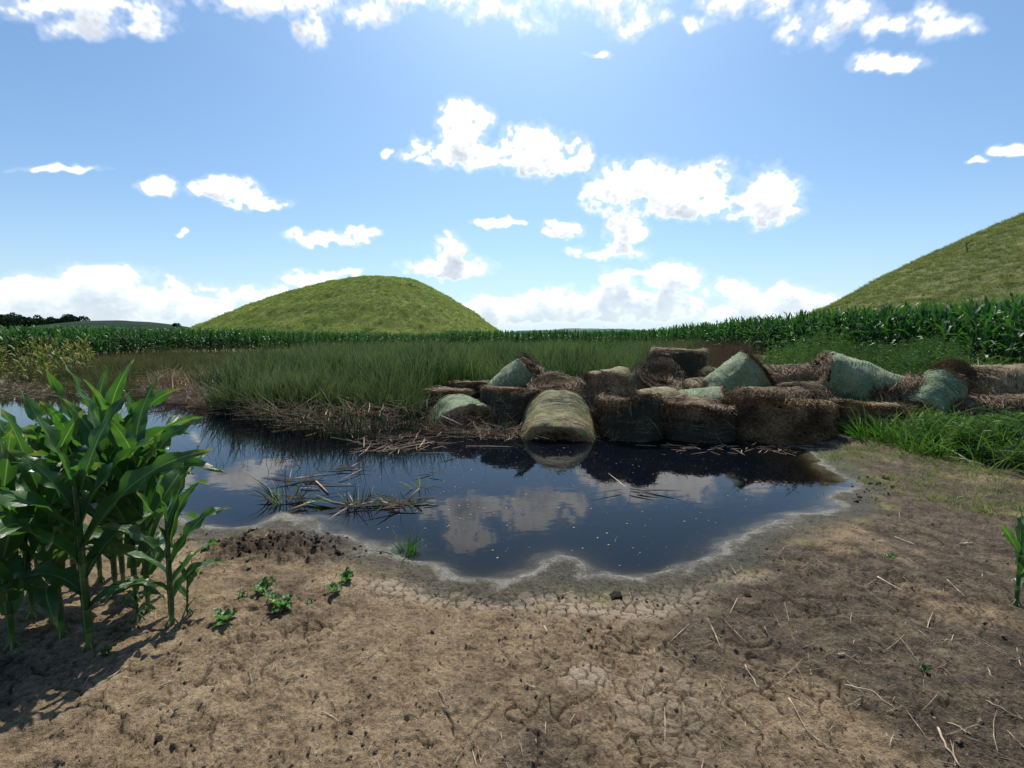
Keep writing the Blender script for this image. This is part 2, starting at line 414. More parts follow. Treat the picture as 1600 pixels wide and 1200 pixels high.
M['deadstem'] = straw_mat('dead_stem', (.025, .021, .015), (.065, .052, .036), (.17, .135, .09))
M['twig'] = straw_mat('twig', (.13, .085, .055), (.34, .26, .17), (.62, .52, .38))

def hay_body(name, k=1.0):
    s = NT(name); o = s.obj(); u = s.uv()
    st = s.noise(1.0, s.scalev(u, (5, 110, 1)), 5, .6, .6)
    col = s.ramp(st, [(.36, (.014 * k, .009 * k, .006 * k)), (.50, (.065 * k, .042 * k, .023 * k)), (.66, (.18 * k, .122 * k, .070 * k))])
    return s.done(s.bsdf(col, .9, .1, s.bump(st, 1.0, .05)))
M['hay_body'] = hay_body('packed_hay')
M['hay_body_tan'] = hay_body('packed_straw', 2.4)
def net(name, g1, g2, tan, lo, hi, dark=.6):
    s = NT(name); u = s.uv(); o = s.obj()
    uf = s.scalev(u, (1.0, 1.0, 1))
    fine = s.noise(1.0, s.scalev(u, (22, 130, 1)), 3, .7, .8)
    st = s.noise(1.0, s.scalev(u, (8, 42, 1)), 5, .75, 1.2)
    big = s.noise(3.0, o, 4, .65)
    f = s.mr(s.math('ADD', s.math('MULTIPLY', st, .45), s.math('ADD', s.math('MULTIPLY', big, .35), s.math('MULTIPLY', fine, .2))), lo, hi)
    base = s.mix(s.mr(s.noise(4, o, 4), .35, .65), g1, g2)
    col = s.mix(f, base, tan)
    dk = s.mr(s.math('ADD', s.math('MULTIPLY', fine, .4), s.math('MULTIPLY', st, .6)), .52, .60)
    col = s.mix(s.math('MULTIPLY', dk, dark), col, (.030, .026, .016))
    hatch = s.noise(1.0, s.scalev(u, (90, 30, 1)), 2, .6)
    col = s.mix(s.mr(hatch, .55, .7, 0, .35), col, (.02, .03, .015))
    return s.done(s.bsdf(col, .65, .25, s.bump(s.math('ADD', st, s.math('MULTIPLY', fine, .6)), 1.0, .04)))
M['net_green'] = net('green_net_wrap', (.06, .12, .065), (.12, .20, .11), (.15, .12, .065), .48, .62, .7)
M['net_mixed'] = net('worn_net_wrap', (.13, .19, .075), (.20, .26, .10), (.42, .34, .16), .44, .54, .85)
M['net_pale'] = net('pale_net_wrap', (.18, .285, .14), (.31, .41, .23), (.38, .33, .17), .47, .57, .75)
M['net_dark'] = net('shaded_net_wrap', (.017, .024, .015), (.028, .034, .020), (.07, .048, .030), .46, .56, .6)  # backlit shade of the upright bales painted in as a near-black net colour

# ------------------------------------------------------------------ terrain shape
shore_px = [(-420, 735), (-120, 728), (0, 733), (80, 744), (180, 764), (240, 800), (300, 824), (350, 828), (395, 822), (440, 806), (500, 812), (525, 838), (600, 858),
            (655, 882), (715, 905), (770, 903), (820, 884), (866, 862), (905, 868), (935, 890), (990, 901), (1060, 894), (1120, 870), (1170, 840),
            (1245, 808), (1305, 782), (1332, 757), (1290, 726), (1262, 702), (1180, 688), (1100, 680), (1000, 676), (935, 670), (860, 664), (760, 660), (700, 657),
            (640, 664), (560, 674), (480, 666), (400, 642), (340, 629), (270, 622), (200, 610), (130, 603), (60, 600), (0, 601), (-420, 602)]
SH = np.array([P(x, y, 0)[:2] for x, y in shore_px])
def sdf(x, y, poly):
    d = np.full(x.shape, 1e9); ins = np.zeros(x.shape, bool); n = len(poly)
    for i in range(n):
        ax, ay = poly[i]; bx, by = poly[(i + 1) % n]
        ex, ey = bx - ax, by - ay; wx, wy = x - ax, y - ay
        t = np.clip((wx * ex + wy * ey) / (ex * ex + ey * ey), 0, 1)
        d = np.minimum(d, (wx - ex * t) ** 2 + (wy - ey * t) ** 2)
        c = ((ay <= y) & (by > y)) | ((by <= y) & (ay > y))
        with np.errstate(divide='ignore', invalid='ignore'):
            xi = ax + (y - ay) / (by - ay if by != ay else 1e-9) * ex
        ins ^= c & (x < xi)
    return np.where(ins, -1, 1) * np.sqrt(d)
MUD = P(425, 852, .05)
CR = [(P(650, 922), .42, .14), (P(700, 938), .30, .12), (P(800, 946), .42, .12), (P(960, 950), .55, .19), (P(1040, 932), .30, .15), (P(920, 1075), .12, .09), (P(1130, 905), .32, .12)]
def ground(x, y, fine=True, full=False):
    x = np.atleast_1d(np.asarray(x, float)); y = np.atleast_1d(np.asarray(y, float))
    d = np.full(x.shape, 50.0); nr = (np.hypot(x, y) < 60)
    d[nr] = sdf(x[nr], y[nr], SH)
    wob = (fbm2(x * 2.3, y * 2.3, 3, 4) - .5) * .34 + (fbm2(x * 9, y * 9, 8, 2) - .5) * .06
    d = d + wob * np.clip(1.2 - np.abs(d) * .4, 0.2, 1)
    z = np.where(d > 0, .075 * (1 - np.exp(-d / .8)) + .0015, -.42 * (1 - np.exp(d / 1.5)))
    z = z + .035 * (fbm2(x * .6, y * .6, 21, 2) - .5) * sst(.2, 1.2, d)
    z = z + .52 * sst(8.5, 14.5, x) * sst(3, 9, y) * (1 - sst(40, 56, y)) + .16 * sst(-20, -26, x) * sst(20, 35, y)
    hs = .04 * (fbm2(x * .05, y * .05, 5) - .5) * sst(20, 60, np.hypot(x, y)) * 8
    z = z + hs
    dm = np.hypot((x - MUD.x) / .42, (y - MUD.y) / .24)
    mud = sst(1.7, .6, dm + .9 * (fbm2(x * 7, y * 7, 19, 3) - .5)) * sst(-.02, .1, d)
    z = z + mud * .05
    crk = np.zeros(x.shape); cid = np.zeros(x.shape)
    if fine:
        k = (np.hypot(x, y) < 14) & (y > -1)
        X, Y, D = x[k], y[k], d[k]
        land = sst(-.02, .25, D)
        near = sst(14, 7, np.hypot(X, Y))
        n1 = fbm2(X * 5, Y * 5, 31, 3); n2 = fbm2(X * 17, Y * 17, 33, 3); n3 = fbm2(X * 50, Y * 50, 35, 2)
        rid = np.abs(n1 - .5) * 2
        rough = .5 + 1.0 * fbm2(X * 1.1, Y * 1.1, 37, 2)
        dz = (.034 * (n1 - .5) + .020 * (n2 - .5) * rough + .011 * (n3 - .5) * rough - .012 * sst(.06, 0, rid)) * land
        # crumbly surface: little tilted plates and crumbs
        e3, c3 = worley_edge(X * 23 + n2 * 1.6, Y * 23 + n1 * 1.6, 45)
        e4, c4 = worley_edge(X * 55 + n2 * 3, Y * 55 + n3, 46)
        pk = sst(.35, .65, fbm2(X * 1.9, Y * 1.9, 43, 3))
        dz = dz + land * ((.0075 * (c3 - .5) * sst(0, .22, e3)) * (.35 + pk) + .005 * (c4 - .4) * sst(0, .25, e4) * (1.2 - pk))
        pc = sst(.72, .80, fbm2(X * 14 + 5, Y * 14, 47, 3)); dz = dz + .009 * pc * land
        # coarse churned mud
        mm = mud[k]
        e1, c1 = worley_edge(X * 15 + n1 * 3, Y * 15 + n2 * 2, 51)
        dz = dz + mm * (.022 * c1 * sst(0, .5, e1) + .075 * (n2 - .45) + .06 * (n1 - .5) + .04 * (n3 - .5))
        # polygon cracks
        cm = np.zeros(X.shape)
        for c, rr, ry in CR: cm = np.maximum(cm, sst(1.35, .55, np.hypot((X - c.x) / rr, (Y - c.y) / ry)))
        cm = np.maximum(cm, .35 * sst(.74, .80, fbm2(X * 1.6 + 3, Y * 1.6, 61, 2)) * sst(.35, .7, D))
        cm *= sst(.10, .28, D)
        wx, wy = (fbm2(X * 6, Y * 6, 71, 2) - .5) * 1.1, (fbm2(X * 6, Y * 6, 72, 2) - .5) * 1.1
        e, ci = worley_edge(X * 14.5 + wx, Y * 14.5 + wy, 81)
        lng, _ = worley_edge(X * 2.1 + wx * .9, Y * 2.1 + wy * .9, 83)
        gap = sst(.13, .03, e) * sst(.05, .5, cm) * sst(.25, .5, fbm2(X * 4, Y * 4, 86, 2) + .4 * cm)
        gap2 = sst(.030, .008, lng) * sst(.40, .52, fbm2(X * 1.3, Y * 1.3 + 4, 85, 2)) * (1 - cm) * land
        e5, _ = worley_edge(X * 6.5 + wx * 1.5, Y * 6.5 + wy * 1.5, 87)
        gap3 = sst(.045, .010, e5) * sst(.50, .60, fbm2(X * 2.2 + 8, Y * 2.2, 88, 3)) * (1 - cm) * land
        gap2 = np.maximum(gap2, gap3 * .8)
        dz = dz * (1 - .65 * cm) - .017 * gap - .016 * gap2 + .007 * (ci - .5) * cm * (1 - gap)
        z[k] += dz * near; crk[k] = np.maximum(gap, gap2); cid[k] = cm
    # keep land above the water and the bed below
    z = np.where(d > .06, np.maximum(z, .003), z)
    if full: return z, d, crk, cid, mud
    return z
def gz(x, y): return float(ground(x, y)[0])

def build_ground():
    a1 = np.radians(np.linspace(-64, 64, 860)); a2 = np.radians(np.linspace(64, 296, 50)[1:-1]); ang = np.concatenate([a1, a2])
    rad = [0.05, .3, .6]
    r = .85
    while r < 5.2: rad.append(r); r *= 1.0046
    while r < 16: rad.append(r); r *= 1.0085
    while r < 70: rad.append(r); r *= 1.03
    while r < 5200: rad.append(r); r *= 1.12
    rad = np.array(rad); nr, nc = len(rad), len(ang)
    RR, AA = np.meshgrid(rad, ang, indexing='ij'); X = (RR * np.sin(AA)).ravel(); Y = (RR * np.cos(AA)).ravel()
    z, d, crk, cm, mud = ground(X, Y, True, True)
    F = grid_faces(nr, nc, True)
    me = mesh_np('ground', np.stack([X, Y, z], -1), F[:, ::-1], M['soil'], None, True, {'shore': d, 'crack': crk, 'dry': cm, 'mud': mud})
    o = ob('ground', me); tag(o, kind='structure'); return o

def soil():
    s = NT('soil'); g = s.n('ShaderNodeNewGeometry').outputs['Position']
    d = s.attr('shore'); crk = s.attr('crack'); dry = s.attr('dry'); mud = s.attr('mud')
    big = s.noise(.9, g, 5, .6); med = s.noise(7, g, 5, .65); fin = s.noise(55, g, 5, .7); gr = s.noise(240, g, 2, .6)
    mixn = s.math('ADD', s.math('MULTIPLY', med, .36), s.math('ADD', s.math('MULTIPLY', fin, .40), s.math('MULTIPLY', gr, .24)))
    tan = s.ramp(mixn, [(.38, (.060, .040, .023)), (.45, (.165, .115, .066)), (.54, (.285, .207, .122)), (.64, (.46, .36, .23))])
    # moister, darker soil towards the right and in patches
    sx = s.n('ShaderNodeSeparateXYZ'); s.l(g, sx.inputs[0])
    mo = s.math('ADD', s.mr(sx.outputs[0], -.6, 1.8, -.04, .16), big)
    mf = s.mr(mo, .49, .63, 0, .85, True)
    darks = s.ramp(mixn, [(.40, (.018, .013, .010)), (.50, (.058, .042, .029)), (.63, (.20, .150, .10))])
    col = s.mix(mf, tan, darks)
    pale = s.ramp(mixn, [(.3, (.20, .15, .10)), (.5, (.36, .28, .195)), (.7, (.46, .37, .27))])
    col = s.mix(s.math('MULTIPLY', dry, .85), col, pale)
    # wet band by the water, olive algae and grey scum
    dn = s.math('ADD', d, s.math('MULTIPLY', s.math('SUBTRACT', s.noise(6, g, 6, .8), .5), .42))
    wet = s.mr(dn, .46, .20, 0, 1, True)
    olive = s.ramp(fin, [(.35, (.022, .020, .013)), (.55, (.06, .055, .032)), (.75, (.17, .155, .095))])
    col = s.mix(s.math('MULTIPLY', wet, .9), col, olive)
    alg = s.math('MULTIPLY', s.mr(s.noise(3.1, g, 3), .52, .66), s.math('MULTIPLY', s.mr(dn, .20, .32), s.mr(dn, .50, .36)))
    col = s.mix(s.math('MULTIPLY', alg, .6), col, (.22, .21, .06))
    scum = s.math('MULTIPLY', s.math('MULTIPLY', s.mr(dn, .12, .03, 0, 1, True), s.mr(dn, -.16, -.02, 0, 1, True)), s.mr(s.noise(2.6, g, 5, .75), .38, .54, .12, 1))
    spk = s.mr(s.noise(120, g, 3, .7), .40, .58)
    scol = s.mix(spk, (.07, .063, .048), (.40, .38, .33))
    col = s.mix(s.math('MULTIPLY', scum, .8), col, scol)
    col = s.mix(s.math('MULTIPLY', mud, .9), col, s.ramp(mixn, [(.35, (.030, .021, .015)), (.6, (.085, .061, .043)), (.8, (.17, .125, .088))]))
    col = s.mix(s.mr(d, -.05, -.5), col, (.030, .028, .018))
    col = s.mix(s.math('MULTIPLY', crk, .8), col, (.018, .012, .009))
    # dark specks, organic crumbs
    col = s.mix(s.mr(s.noise(48, g, 5, .8), .60, .72, 0, .55), col, (.035, .026, .02))
    col = s.mix(s.mr(s.noise(95, g, 3, .8), .64, .70, 0, .6), col, (.55, .47, .35))
    # far off the soil is under crops and grass
    far = s.math('MULTIPLY', s.mr(sx.outputs[1], 9, 14), s.mr(d, .3, 1.5))
    col = s.mix(s.math('MULTIPLY', far, .8), col, s.mix(med, (.05, .06, .02), (.12, .12, .05)))
    h = s.math('ADD', s.math('MULTIPLY', fin, 1.0), s.math('ADD', s.math('MULTIPLY', gr, .35), s.math('MULTIPLY', med, 1.2)))
    rough = s.mix(s.math('MULTIPLY', wet, .7), (.95, .95, .95), (.45, .45, .45))
    return s.done(s.bsdf(col, rough, .25, s.bump(h, 1.0, .022)))
M['soil'] = soil()
build_ground()

# ------------------------------------------------------------------ water
def build_water():
    x0, x1, y0, y1 = -30, 7, 2.0, 18.5
    xs = np.concatenate([np.linspace(x0, -7, 80), np.linspace(-7, x1, 320)[1:]]); ys = np.concatenate([np.linspace(y0, 9, 220), np.linspace(9, y1, 120)[1:]])
    X, Y = np.meshgrid(xs, ys); X = X.ravel(); Y = Y.ravel()
    z, d, *_ = ground(X, Y, False, True)
    s = NT('pond_water'); g = s.n('ShaderNodeNewGeometry').outputs['Position']
    dp = s.attr('depth')
    tr = s.n('ShaderNodeBsdfTransparent')
    s.l(s.ramp(s.mr(dp, 0, .30), [(0, (.86, .84, .76)), (.25, (.34, .31, .23)), (.6, (.06, .055, .04)), (1, (.010, .011, .010))]), tr.inputs[0])
    murk = s.n('ShaderNodeBsdfDiffuse'); murk.inputs[0].default_value = (.003, .005, .009, 1)
    mx0 = s.n('ShaderNodeMixShader'); s.l(s.mr(dp, .02, .30, .05, .8), mx0.inputs[0]); s.l(tr.outputs[0], mx0.inputs[1]); s.l(murk.outputs[0], mx0.inputs[2])
    gl = s.n('ShaderNodeBsdfGlossy'); gl.inputs['Roughness'].default_value = .015
    hh = s.math('ADD', s.math('MULTIPLY', s.noise(3.2, s.scalev(g, (1, 1.6, 1)), 2), 1.0), s.math('MULTIPLY', s.noise(26, g, 2), .08))
    bp = s.bump(hh, .045, .02); s.l(bp, gl.inputs['Normal'])
    fr = s.n('ShaderNodeFresnel'); fr.inputs[0].default_value = 1.36; s.l(bp, fr.inputs['Normal'])
    mx = s.n('ShaderNodeMixShader'); s.l(fr.outputs[0], mx.inputs[0]); s.l(mx0.outputs[0], mx.inputs[1]); s.l(gl.outputs[0], mx.inputs[2])
    m = s.done(mx.outputs[0])
    F = grid_faces(len(ys), len(xs))
    dep = np.clip(-z, 0, 1)
    # leave out faces that lie wholly under the land
    keep = (d[F] < .5).any(1)
    F = F[keep]; used = np.unique(F); mp = np.zeros(len(X), int); mp[used] = np.arange(len(used))
    me = mesh_np('water', np.stack([X, Y, 0 * X], -1)[used], mp[F], m, None, True, {'depth': dep[used]})
    tag(ob('water', me), kind='structure')
build_water()

# ------------------------------------------------------------------ mounds and far hills
def bilin(xs, ys, Z, x, y):
    i = np.clip(np.searchsorted(xs, x) - 1, 0, len(xs) - 2); j = np.clip(np.searchsorted(ys, y) - 1, 0, len(ys) - 2)
    fx = (x - xs[i]) / (xs[i + 1] - xs[i]); fy = (y - ys[j]) / (ys[j + 1] - ys[j])
    return (Z[j, i] * (1 - fx) + Z[j, i + 1] * fx) * (1 - fy) + (Z[j + 1, i] * (1 - fx) + Z[j + 1, i + 1] * fx) * fy
PR = np.array([0, .1, .2, .3, .467, .65, .83, 1.0, 1.15]), np.array([1, .992, .96, .89, .72, .50, .25, .04, -.08])
def prof(r):
    q = np.linspace(0, 1.3, 400); v = np.interp(q, *PR); k = np.hanning(31); k /= k.sum()
    v = np.convolve(np.concatenate([v[30:0:-1], v, np.full(30, v[-1])]), k, 'same')[30:430]
    return np.interp(r, q, v)
def mound_h(X, Y, c, rl, rr, ry, H):
    ax = np.where(X < c[0], rl, rr)
    th = np.arctan2((Y - c[1]) / ry, (X - c[0]) / ax)
    r = np.hypot((X - c[0]) / ax, (Y - c[1]) / ry)
    return H * prof(r)
def mound_mat(name, stops, patch, ps):
    s = NT(name); g = s.n('ShaderNodeNewGeometry').outputs['Position']
    n = s.math('ADD', s.math('MULTIPLY', s.noise(.9, g, 6, .7), .6), s.math('MULTIPLY', s.noise(.12, g, 3), .4))
    col = s.ramp(n, stops)
    pt = s.mr(s.noise(ps, s.scalev(g, (1, 1, 3)), 4, .6), .55, .68)
    col = s.mix(s.math('MULTIPLY', pt, .6), col, patch)
    return s.done(s.bsdf(col, .95, .05, s.bump(s.noise(1.6, g, 5, .75), 1.0, .5)))
def build_mound(name, c, rl, rr, ry, H, mat, nx, ny, tilt=0):
    xs = np.linspace(c[0] - rl * 1.12, c[0] + rr * 1.12, nx); ys = np.linspace(c[1] - ry * 1.12, c[1] + ry * 1.12, ny)
    X, Y = np.meshgrid(xs, ys)
    Z = mound_h(X, Y, c, rl, rr, ry, H)
    Z = Z + (fbm2(X * .5, Y * .5, 91, 4) - .5) * 1.1 * (1 if H < 20 else .8) + (fbm2(X * .07, Y * .07, 93, 2) - .5) * 1.0
    me = mesh_np(name, np.stack([X, Y, Z], -1).reshape(-1, 3), grid_faces(ny, nx), mat)
    tag(ob(name, me), kind='structure')
    return xs, ys, Z
M['mound1'] = mound_mat('mound_turf', [(.3, (.09, .125, .035)), (.5, (.19, .225, .065)), (.7, (.31, .33, .12))], (.38, .34, .11), .09)
M['mound2'] = mound_mat('mound_turf_dry', [(.3, (.08, .10, .04)), (.5, (.15, .17, .065)), (.7, (.26, .26, .13))], (.30, .27, .11), .2)
m1 = ((-32, 122), 54, 33, 36, 16.6)
g1 = build_mound('mound', *m1, M['mound1'], 300, 160)
m2 = ((125, 80), 75, 75, 71, 32)
g2 = build_mound('mound', *m2, M['mound2'], 320, 260)

def hill(name, pts, Y, depth, mat, amp=.6, seed=0):
    """a ridge whose crest runs through the given photo points at distance Y, with real depth"""
    cr = [AT(x, y, Y) for x, y in pts]; xs = np.array([c.x for c in cr]); zs = np.array([c.z for c in cr])
    X = np.linspace(xs[0], xs[-1], 160); n = 40; v = np.linspace(-1, 1, n)
    Zc = np.interp(X, xs, zs); k = np.hanning(9); k /= k.sum(); Zc = np.convolve(np.pad(Zc, 4, 'edge'), k, 'valid')
    XX, VV = np.meshgrid(X, v); ZZ = (Zc[None] + 3) * (np.cos(VV * PI / 2) ** .8) - 3
    YY = Y + VV * depth
    ZZ = ZZ + (fbm2(XX * .03, YY * .03, seed, 3) - .5) * amp
    return tag(ob(name, mesh_np(name, np.stack([XX, YY, ZZ], -1).reshape(-1, 3), grid_faces(n, len(X)), mat)), kind='structure')
s = NT('far_field'); g = s.n('ShaderNodeNewGeometry').outputs['Position']
M['hill_dark'] = s.done(s.bsdf(s.ramp(s.noise(.05, g, 4), [(.35, (.012, .028, .020)), (.65, (.025, .045, .028))]), .95, .05))
s = NT('far_ridge'); g = s.n('ShaderNodeNewGeometry').outputs['Position']
M['hill_far'] = s.done(s.bsdf(s.ramp(s.noise(.012, s.scalev(g, (1, 1, 8)), 4), [(.35, (.07, .12, .12)), (.6, (.12, .17, .14)), (.75, (.2, .21, .15))]), .95, .05))
hill('hill', [(60, 514), (110, 506), (150, 502), (190, 501), (230, 503), (265, 507), (300, 514)], 300, 60, M['hill_dark'], 1)
hill('hill', [(-500, 488), (-200, 490), (0, 492), (60, 499), (120, 508), (150, 516)], 420, 60, M['hill_dark'], 2)
hill('hill', [(780, 519), (820, 517), (860, 515.5), (880, 513.5), (930, 513), (985, 514.5), (1010, 517), (1060, 518), (1150, 519)], 1500, 250, M['hill_far'], 4)

# ------------------------------------------------------------------ far trees
M['far_tree'] = leaf_blade_mat('far_tree_leaf', (.010, .024, .013), (.018, .036, .016), (.03, .05, .02), .15, .5, .8, .1)
s = NT('bark'); M['bark'] = s.done(s.bsdf(s.ramp(s.noise(6, s.obj(), 4), [(.3, (.03, .022, .015)), (.7, (.09, .07, .05))]), .9, .1))
def crown_mesh(rx, rz, n, size, seed, lobes=7):
    r_ = np.random.default_rng(seed)
    lc = r_.normal(size=(lobes, 3)) * [rx * .45, rx * .45, rz * .3]; lr = r_.uniform(.4, .65, lobes)
    k = r_.integers(0, lobes, n); v = r_.normal(size=(n, 3)); v /= np.linalg.norm(v, axis=1)[:, None]
    p = lc[k] + v * (lr[k] * r_.uniform(.55, 1.05, n) ** .5)[:, None] * [rx, rx, rz]
    D = r_.normal(size=(n, 3)); L = size * r_.uniform(.6, 1.4, n)
    V, F, U = ribbons(p, D, L, L * .9, r_.uniform(0, .4, n), 2, .7, .5, None, r_)
    return V, F, U
def tree(px, top, base, Y, seed, label, n=1400):
    a, b = AT(px, top, Y), AT(px, base, Y); H = a.z - b.z
    t = empty('tree', (b.x, Y, b.z)); tag(t, label, 'tree')
    V, F, U = crown_mesh(H * .62, H * .5, n, H * .09, seed); V[:, 2] += H * .6
    ob('crown', mesh_np('crown', V, F, M['far_tree'], U), t)
    m = MB(); m.tube([(0, 0, -.5), (.03 * H, 0, H * .3), (0, .02 * H, H * .6)], [H * .05, H * .035, H * .015], 8)
    for q in range(4):
        an = q * 1.6 + seed; m.tube([(0, 0, H * .35), (math.cos(an) * H * .2, math.sin(an) * H * .2, H * .55), (math.cos(an) * H * .38, math.sin(an) * H * .38, H * .75)], [H * .02, H * .014, H * .006], 6)
    m.build('trunk', M['bark'], t)
tree(110, 491, 512, 330, 3, 'round dark tree standing alone at the right end of the far wood', 2200)
tree(276, 504, 512, 290, 5, 'small dark tree at the right end of the low far hill', 900)
pr = []
for k in range(3):
    V, F, U = crown_mesh(6.5, 6, 900, 1.0, 50 + k); pr.append(proto(mesh_np('wood_crown', V, F, M['far_tree'], U)))
pts = []
for k in range(170):
    x = random.uniform(-560, 98); Y = random.uniform(345, 400)
    ytop = np.interp(x, [-560, 0, 40, 70, 98], [484, 486, 489, 494, 498]) + random.uniform(0, 8)
    p = AT(x, ytop, Y); pts.append((p.x, Y, p.z - 5))
pts = np.array(pts); n = len(pts)
scatter('far_wood', pr, pts, np.stack([0 * pts[:, 0], 0 * pts[:, 0], rng.random(n) * 6.3], -1), rng.uniform(.7, 1.15, n), rng.integers(0, 3, n), 'dark wooded hillside far off at the left edge', 'wood')

# ------------------------------------------------------------------ corn
def corn_leaf(L, Wm, th0, k, seed, ns=13, nc=5, twist=.0, pw=1.6, fold=.35, wave=.012):
    """a leaf in its own frame: starts at the origin, leaves along +x, z up"""
    r_ = np.random.default_rng(seed)
    t = np.linspace(0, 1, ns); th = th0 - k * t ** pw
    ds = L / (ns - 1); c = np.stack([np.cos(th), 0 * t, np.sin(th)], -1)
    p = np.cumsum(np.vstack([[0, 0, 0], c[:-1] * ds]), 0)
    p[:, 1] += (np.sin(t * PI * r_.uniform(.7, 1.4)) * r_.uniform(-.1, .1) * L)
    nrm = np.stack([-np.sin(th), 0 * t, np.cos(th)], -1)
    wd = Wm * np.where(t < .3, .62 + .38 * np.sin(t / .3 * PI / 2), np.cos((t - .3) / .7 * PI / 2) ** .75)
    tw = twist * t ** 1.3 + r_.uniform(-.15, .15)
    side = np.cos(tw)[:, None] * np.array([0, 1., 0]) + np.sin(tw)[:, None] * nrm
    up = np.cross(c, side); up *= np.sign((up * nrm).sum(1))[:, None]
    q = np.linspace(-1, 1, nc)
    ph = r_.uniform(0, 6, 2); fr = r_.uniform(5, 9)
    V = []
    for j, a in enumerate(q):
        hgt = fold * abs(a) * wd * .5 * (1 - .75 * t) + wave * (abs(a) ** 2) * np.sin(t * fr * PI / 2 * 2 + ph[int(a > 0)]) * sst(.1, .5, t) * sst(1, .8, t) * (Wm / .08)
        V.append(p + side * (a * wd * .5)[:, None] + up * hgt[:, None])
    V = np.stack(V, 1).reshape(-1, 3)
    U = np.stack(np.meshgrid(t, (q + 1) / 2, indexing='ij'), -1).reshape(-1, 2)
    return V, grid_faces(ns, nc), U
def rotz(V, a):
    c, s_ = math.cos(a), math.sin(a); V = np.array(V); x = V[:, 0] * c - V[:, 1] * s_; V[:, 1] = V[:, 0] * s_ + V[:, 1] * c; V[:, 0] = x; return V
def hero_corn(x, y, H, seed, label, plane=None, nl=None, lean=(0, 0), W=.100, name='corn_plant', sr=.015, sub=None, leafrot=None):
    r_ = random.Random(seed)
    z = gz(x, y)
    t = empty(name, (x, y, z)); tag(t, label, 'corn plant', 'corn plants standing by the pond')
    nl = nl or r_.randint(10, 12)
    Hs = H * .62
    sway = lambda h: (lean[0] * (h / H) ** 1.5, lean[1] * (h / H) ** 1.5)
    m = MB(); hs = []; rr = []; nn = max(5, int(nl * .8))
    for i in range(nn + 1):
        h = Hs * i / nn; w_ = sr * (1 - .45 * i / nn)
        for dh, f in ((-.012, 1.0), (0, 1.22), (.012, 1.0)) if 0 < i < nn else ((0, 1),):
            hs.append(h + dh); rr.append(w_ * f)
    hs[0] = -.04
    m.tube([(sway(max(h, 0))[0], sway(max(h, 0))[1], h) for h in hs], rr, 10)
    for q in range(4):    # short prop roots
        an = q * 1.57 + seed; m.tube([(0, 0, .05), (math.cos(an) * .025, math.sin(an) * .025, .01), (math.cos(an) * .045, math.sin(an) * .045, -.03)], [.004, .004, .003], 6)
    m.build('stalk', M['stalk'], t)
    pl = plane if plane is not None else r_.uniform(0, PI)
    for i in range(nl):
        f = i / (nl - 1)
        h = Hs * (.24 + .76 * f ** .9)
        a = pl + (PI if i % 2 else 0) + r_.uniform(-.6, .6)
        L = H * (.31 + .24 * math.sin(PI * min(1, f * 1.05 + .12))) * r_.uniform(.85, 1.12)
        th0 = R(50 + 30 * f + r_.uniform(-8, 8)); k = R(118 - 95 * f ** 1.1 + r_.uniform(-25, 25)); 
        if f < .12 and H > 1: L *= .7; k = R(140)
        if f > .85: L = max(L, (H - h) * 1.04)
        V, F, U = corn_leaf(L, W * (.75 + .35 * math.sin(PI * min(1, f + .1))) * r_.uniform(.85, 1.1), th0, k, seed * 31 + i, 17, 7, r_.uniform(-1.9, 1.9) * (.4 + f), r_.choice([1.2, 1.7, 2.8]), .45, .02)
        V[:, 0] += .006
        V = rotz(V, a)
        # sheath that clasps the stalk under the blade
        s0 = sway(h); V += [s0[0], s0[1], h]
        mt = M['corn_pale'] if (r_.random() < .16) else M['corn']
        mb = MB(); mb.add(V, F, U)
        hh = max(.02, h - H * .085)
        sh0 = sway(hh)
        mb.tube([(sh0[0], sh0[1], hh), (s0[0], s0[1], h + .012)], [sr * (1.12 - .4 * f), sr * (1.25 - .4 * f)], 8, False)
        mb.build('leaf', mt, t)
    return t
heroes = [  # base px, height, label, lean
    ((140, 1010), 1.36, 'thick front corn plant nearest the camera in the left clump', .7, (0, 0), None),
    ((96, 990), 1.28, 'corn plant just left of the thickest front stalk, leaves spreading to the left edge', 2.6, (-.05, 0), None),
    ((157, 905), 1.42, 'corn plant behind the thickest front stalk, with broad drooping leaves', 1.2, (0, 0), None),
    ((181, 925), 1.50, 'tallest corn plant of the left clump, upright top leaves against the pond', 2.9, (.03, 0), None),
    ((193, 912), 1.32, 'slim corn plant right behind the tallest one of the clump', .3, (0, 0), None),
    ((212, 935), 1.36, 'corn plant in the middle of the stalks seen on the clump right side', 2.1, (.04, 0), None),
    ((232, 950), 1.40, 'tall right-hand corn plant of the clump with a long leaf reaching over the water', 1.25, (-.02, .03), None),
    ((269, 972), .88, 'short pale corn plant at the right end of the left clump', .9, (.02, 0), .066),
    ((52, 965), 1.18, 'low corn plant near the left edge with leaves hanging to the ground', .9, (-.03, 0), None),
    ((20, 1010), 1.18, 'corn plant cut by the left edge of the picture', 2.4, (-.02, 0), None),
    ((-50, 985), 1.2, 'corn plant just outside the left edge whose leaves reach in', .4, (0, 0), None),
    ((118, 915), 1.25, 'corn plant in the shade at the back left of the clump', 1.8, (0, 0), None),
    ((60, 900), 1.22, 'rear corn plant at the left with a bright gap of water over it', .2, (-.04, 0), None),
]
for i, (b, H, lb, pl, ln, wd) in enumerate(heroes):
    p = P(*b, .07)
    hero_corn(p.x, p.y, H, 100 + i, lb, pl, None, ln, wd or .112, sr=.0165 if i < 2 else .0125)
p = P(1588, 945, .07)
hero_corn(p.x, p.y, .62, 140, 'small lone corn plant at the right edge on bare soil', .1, 5, (-.03, 0), .055, sr=.009)
p = P(293, 958, .07)
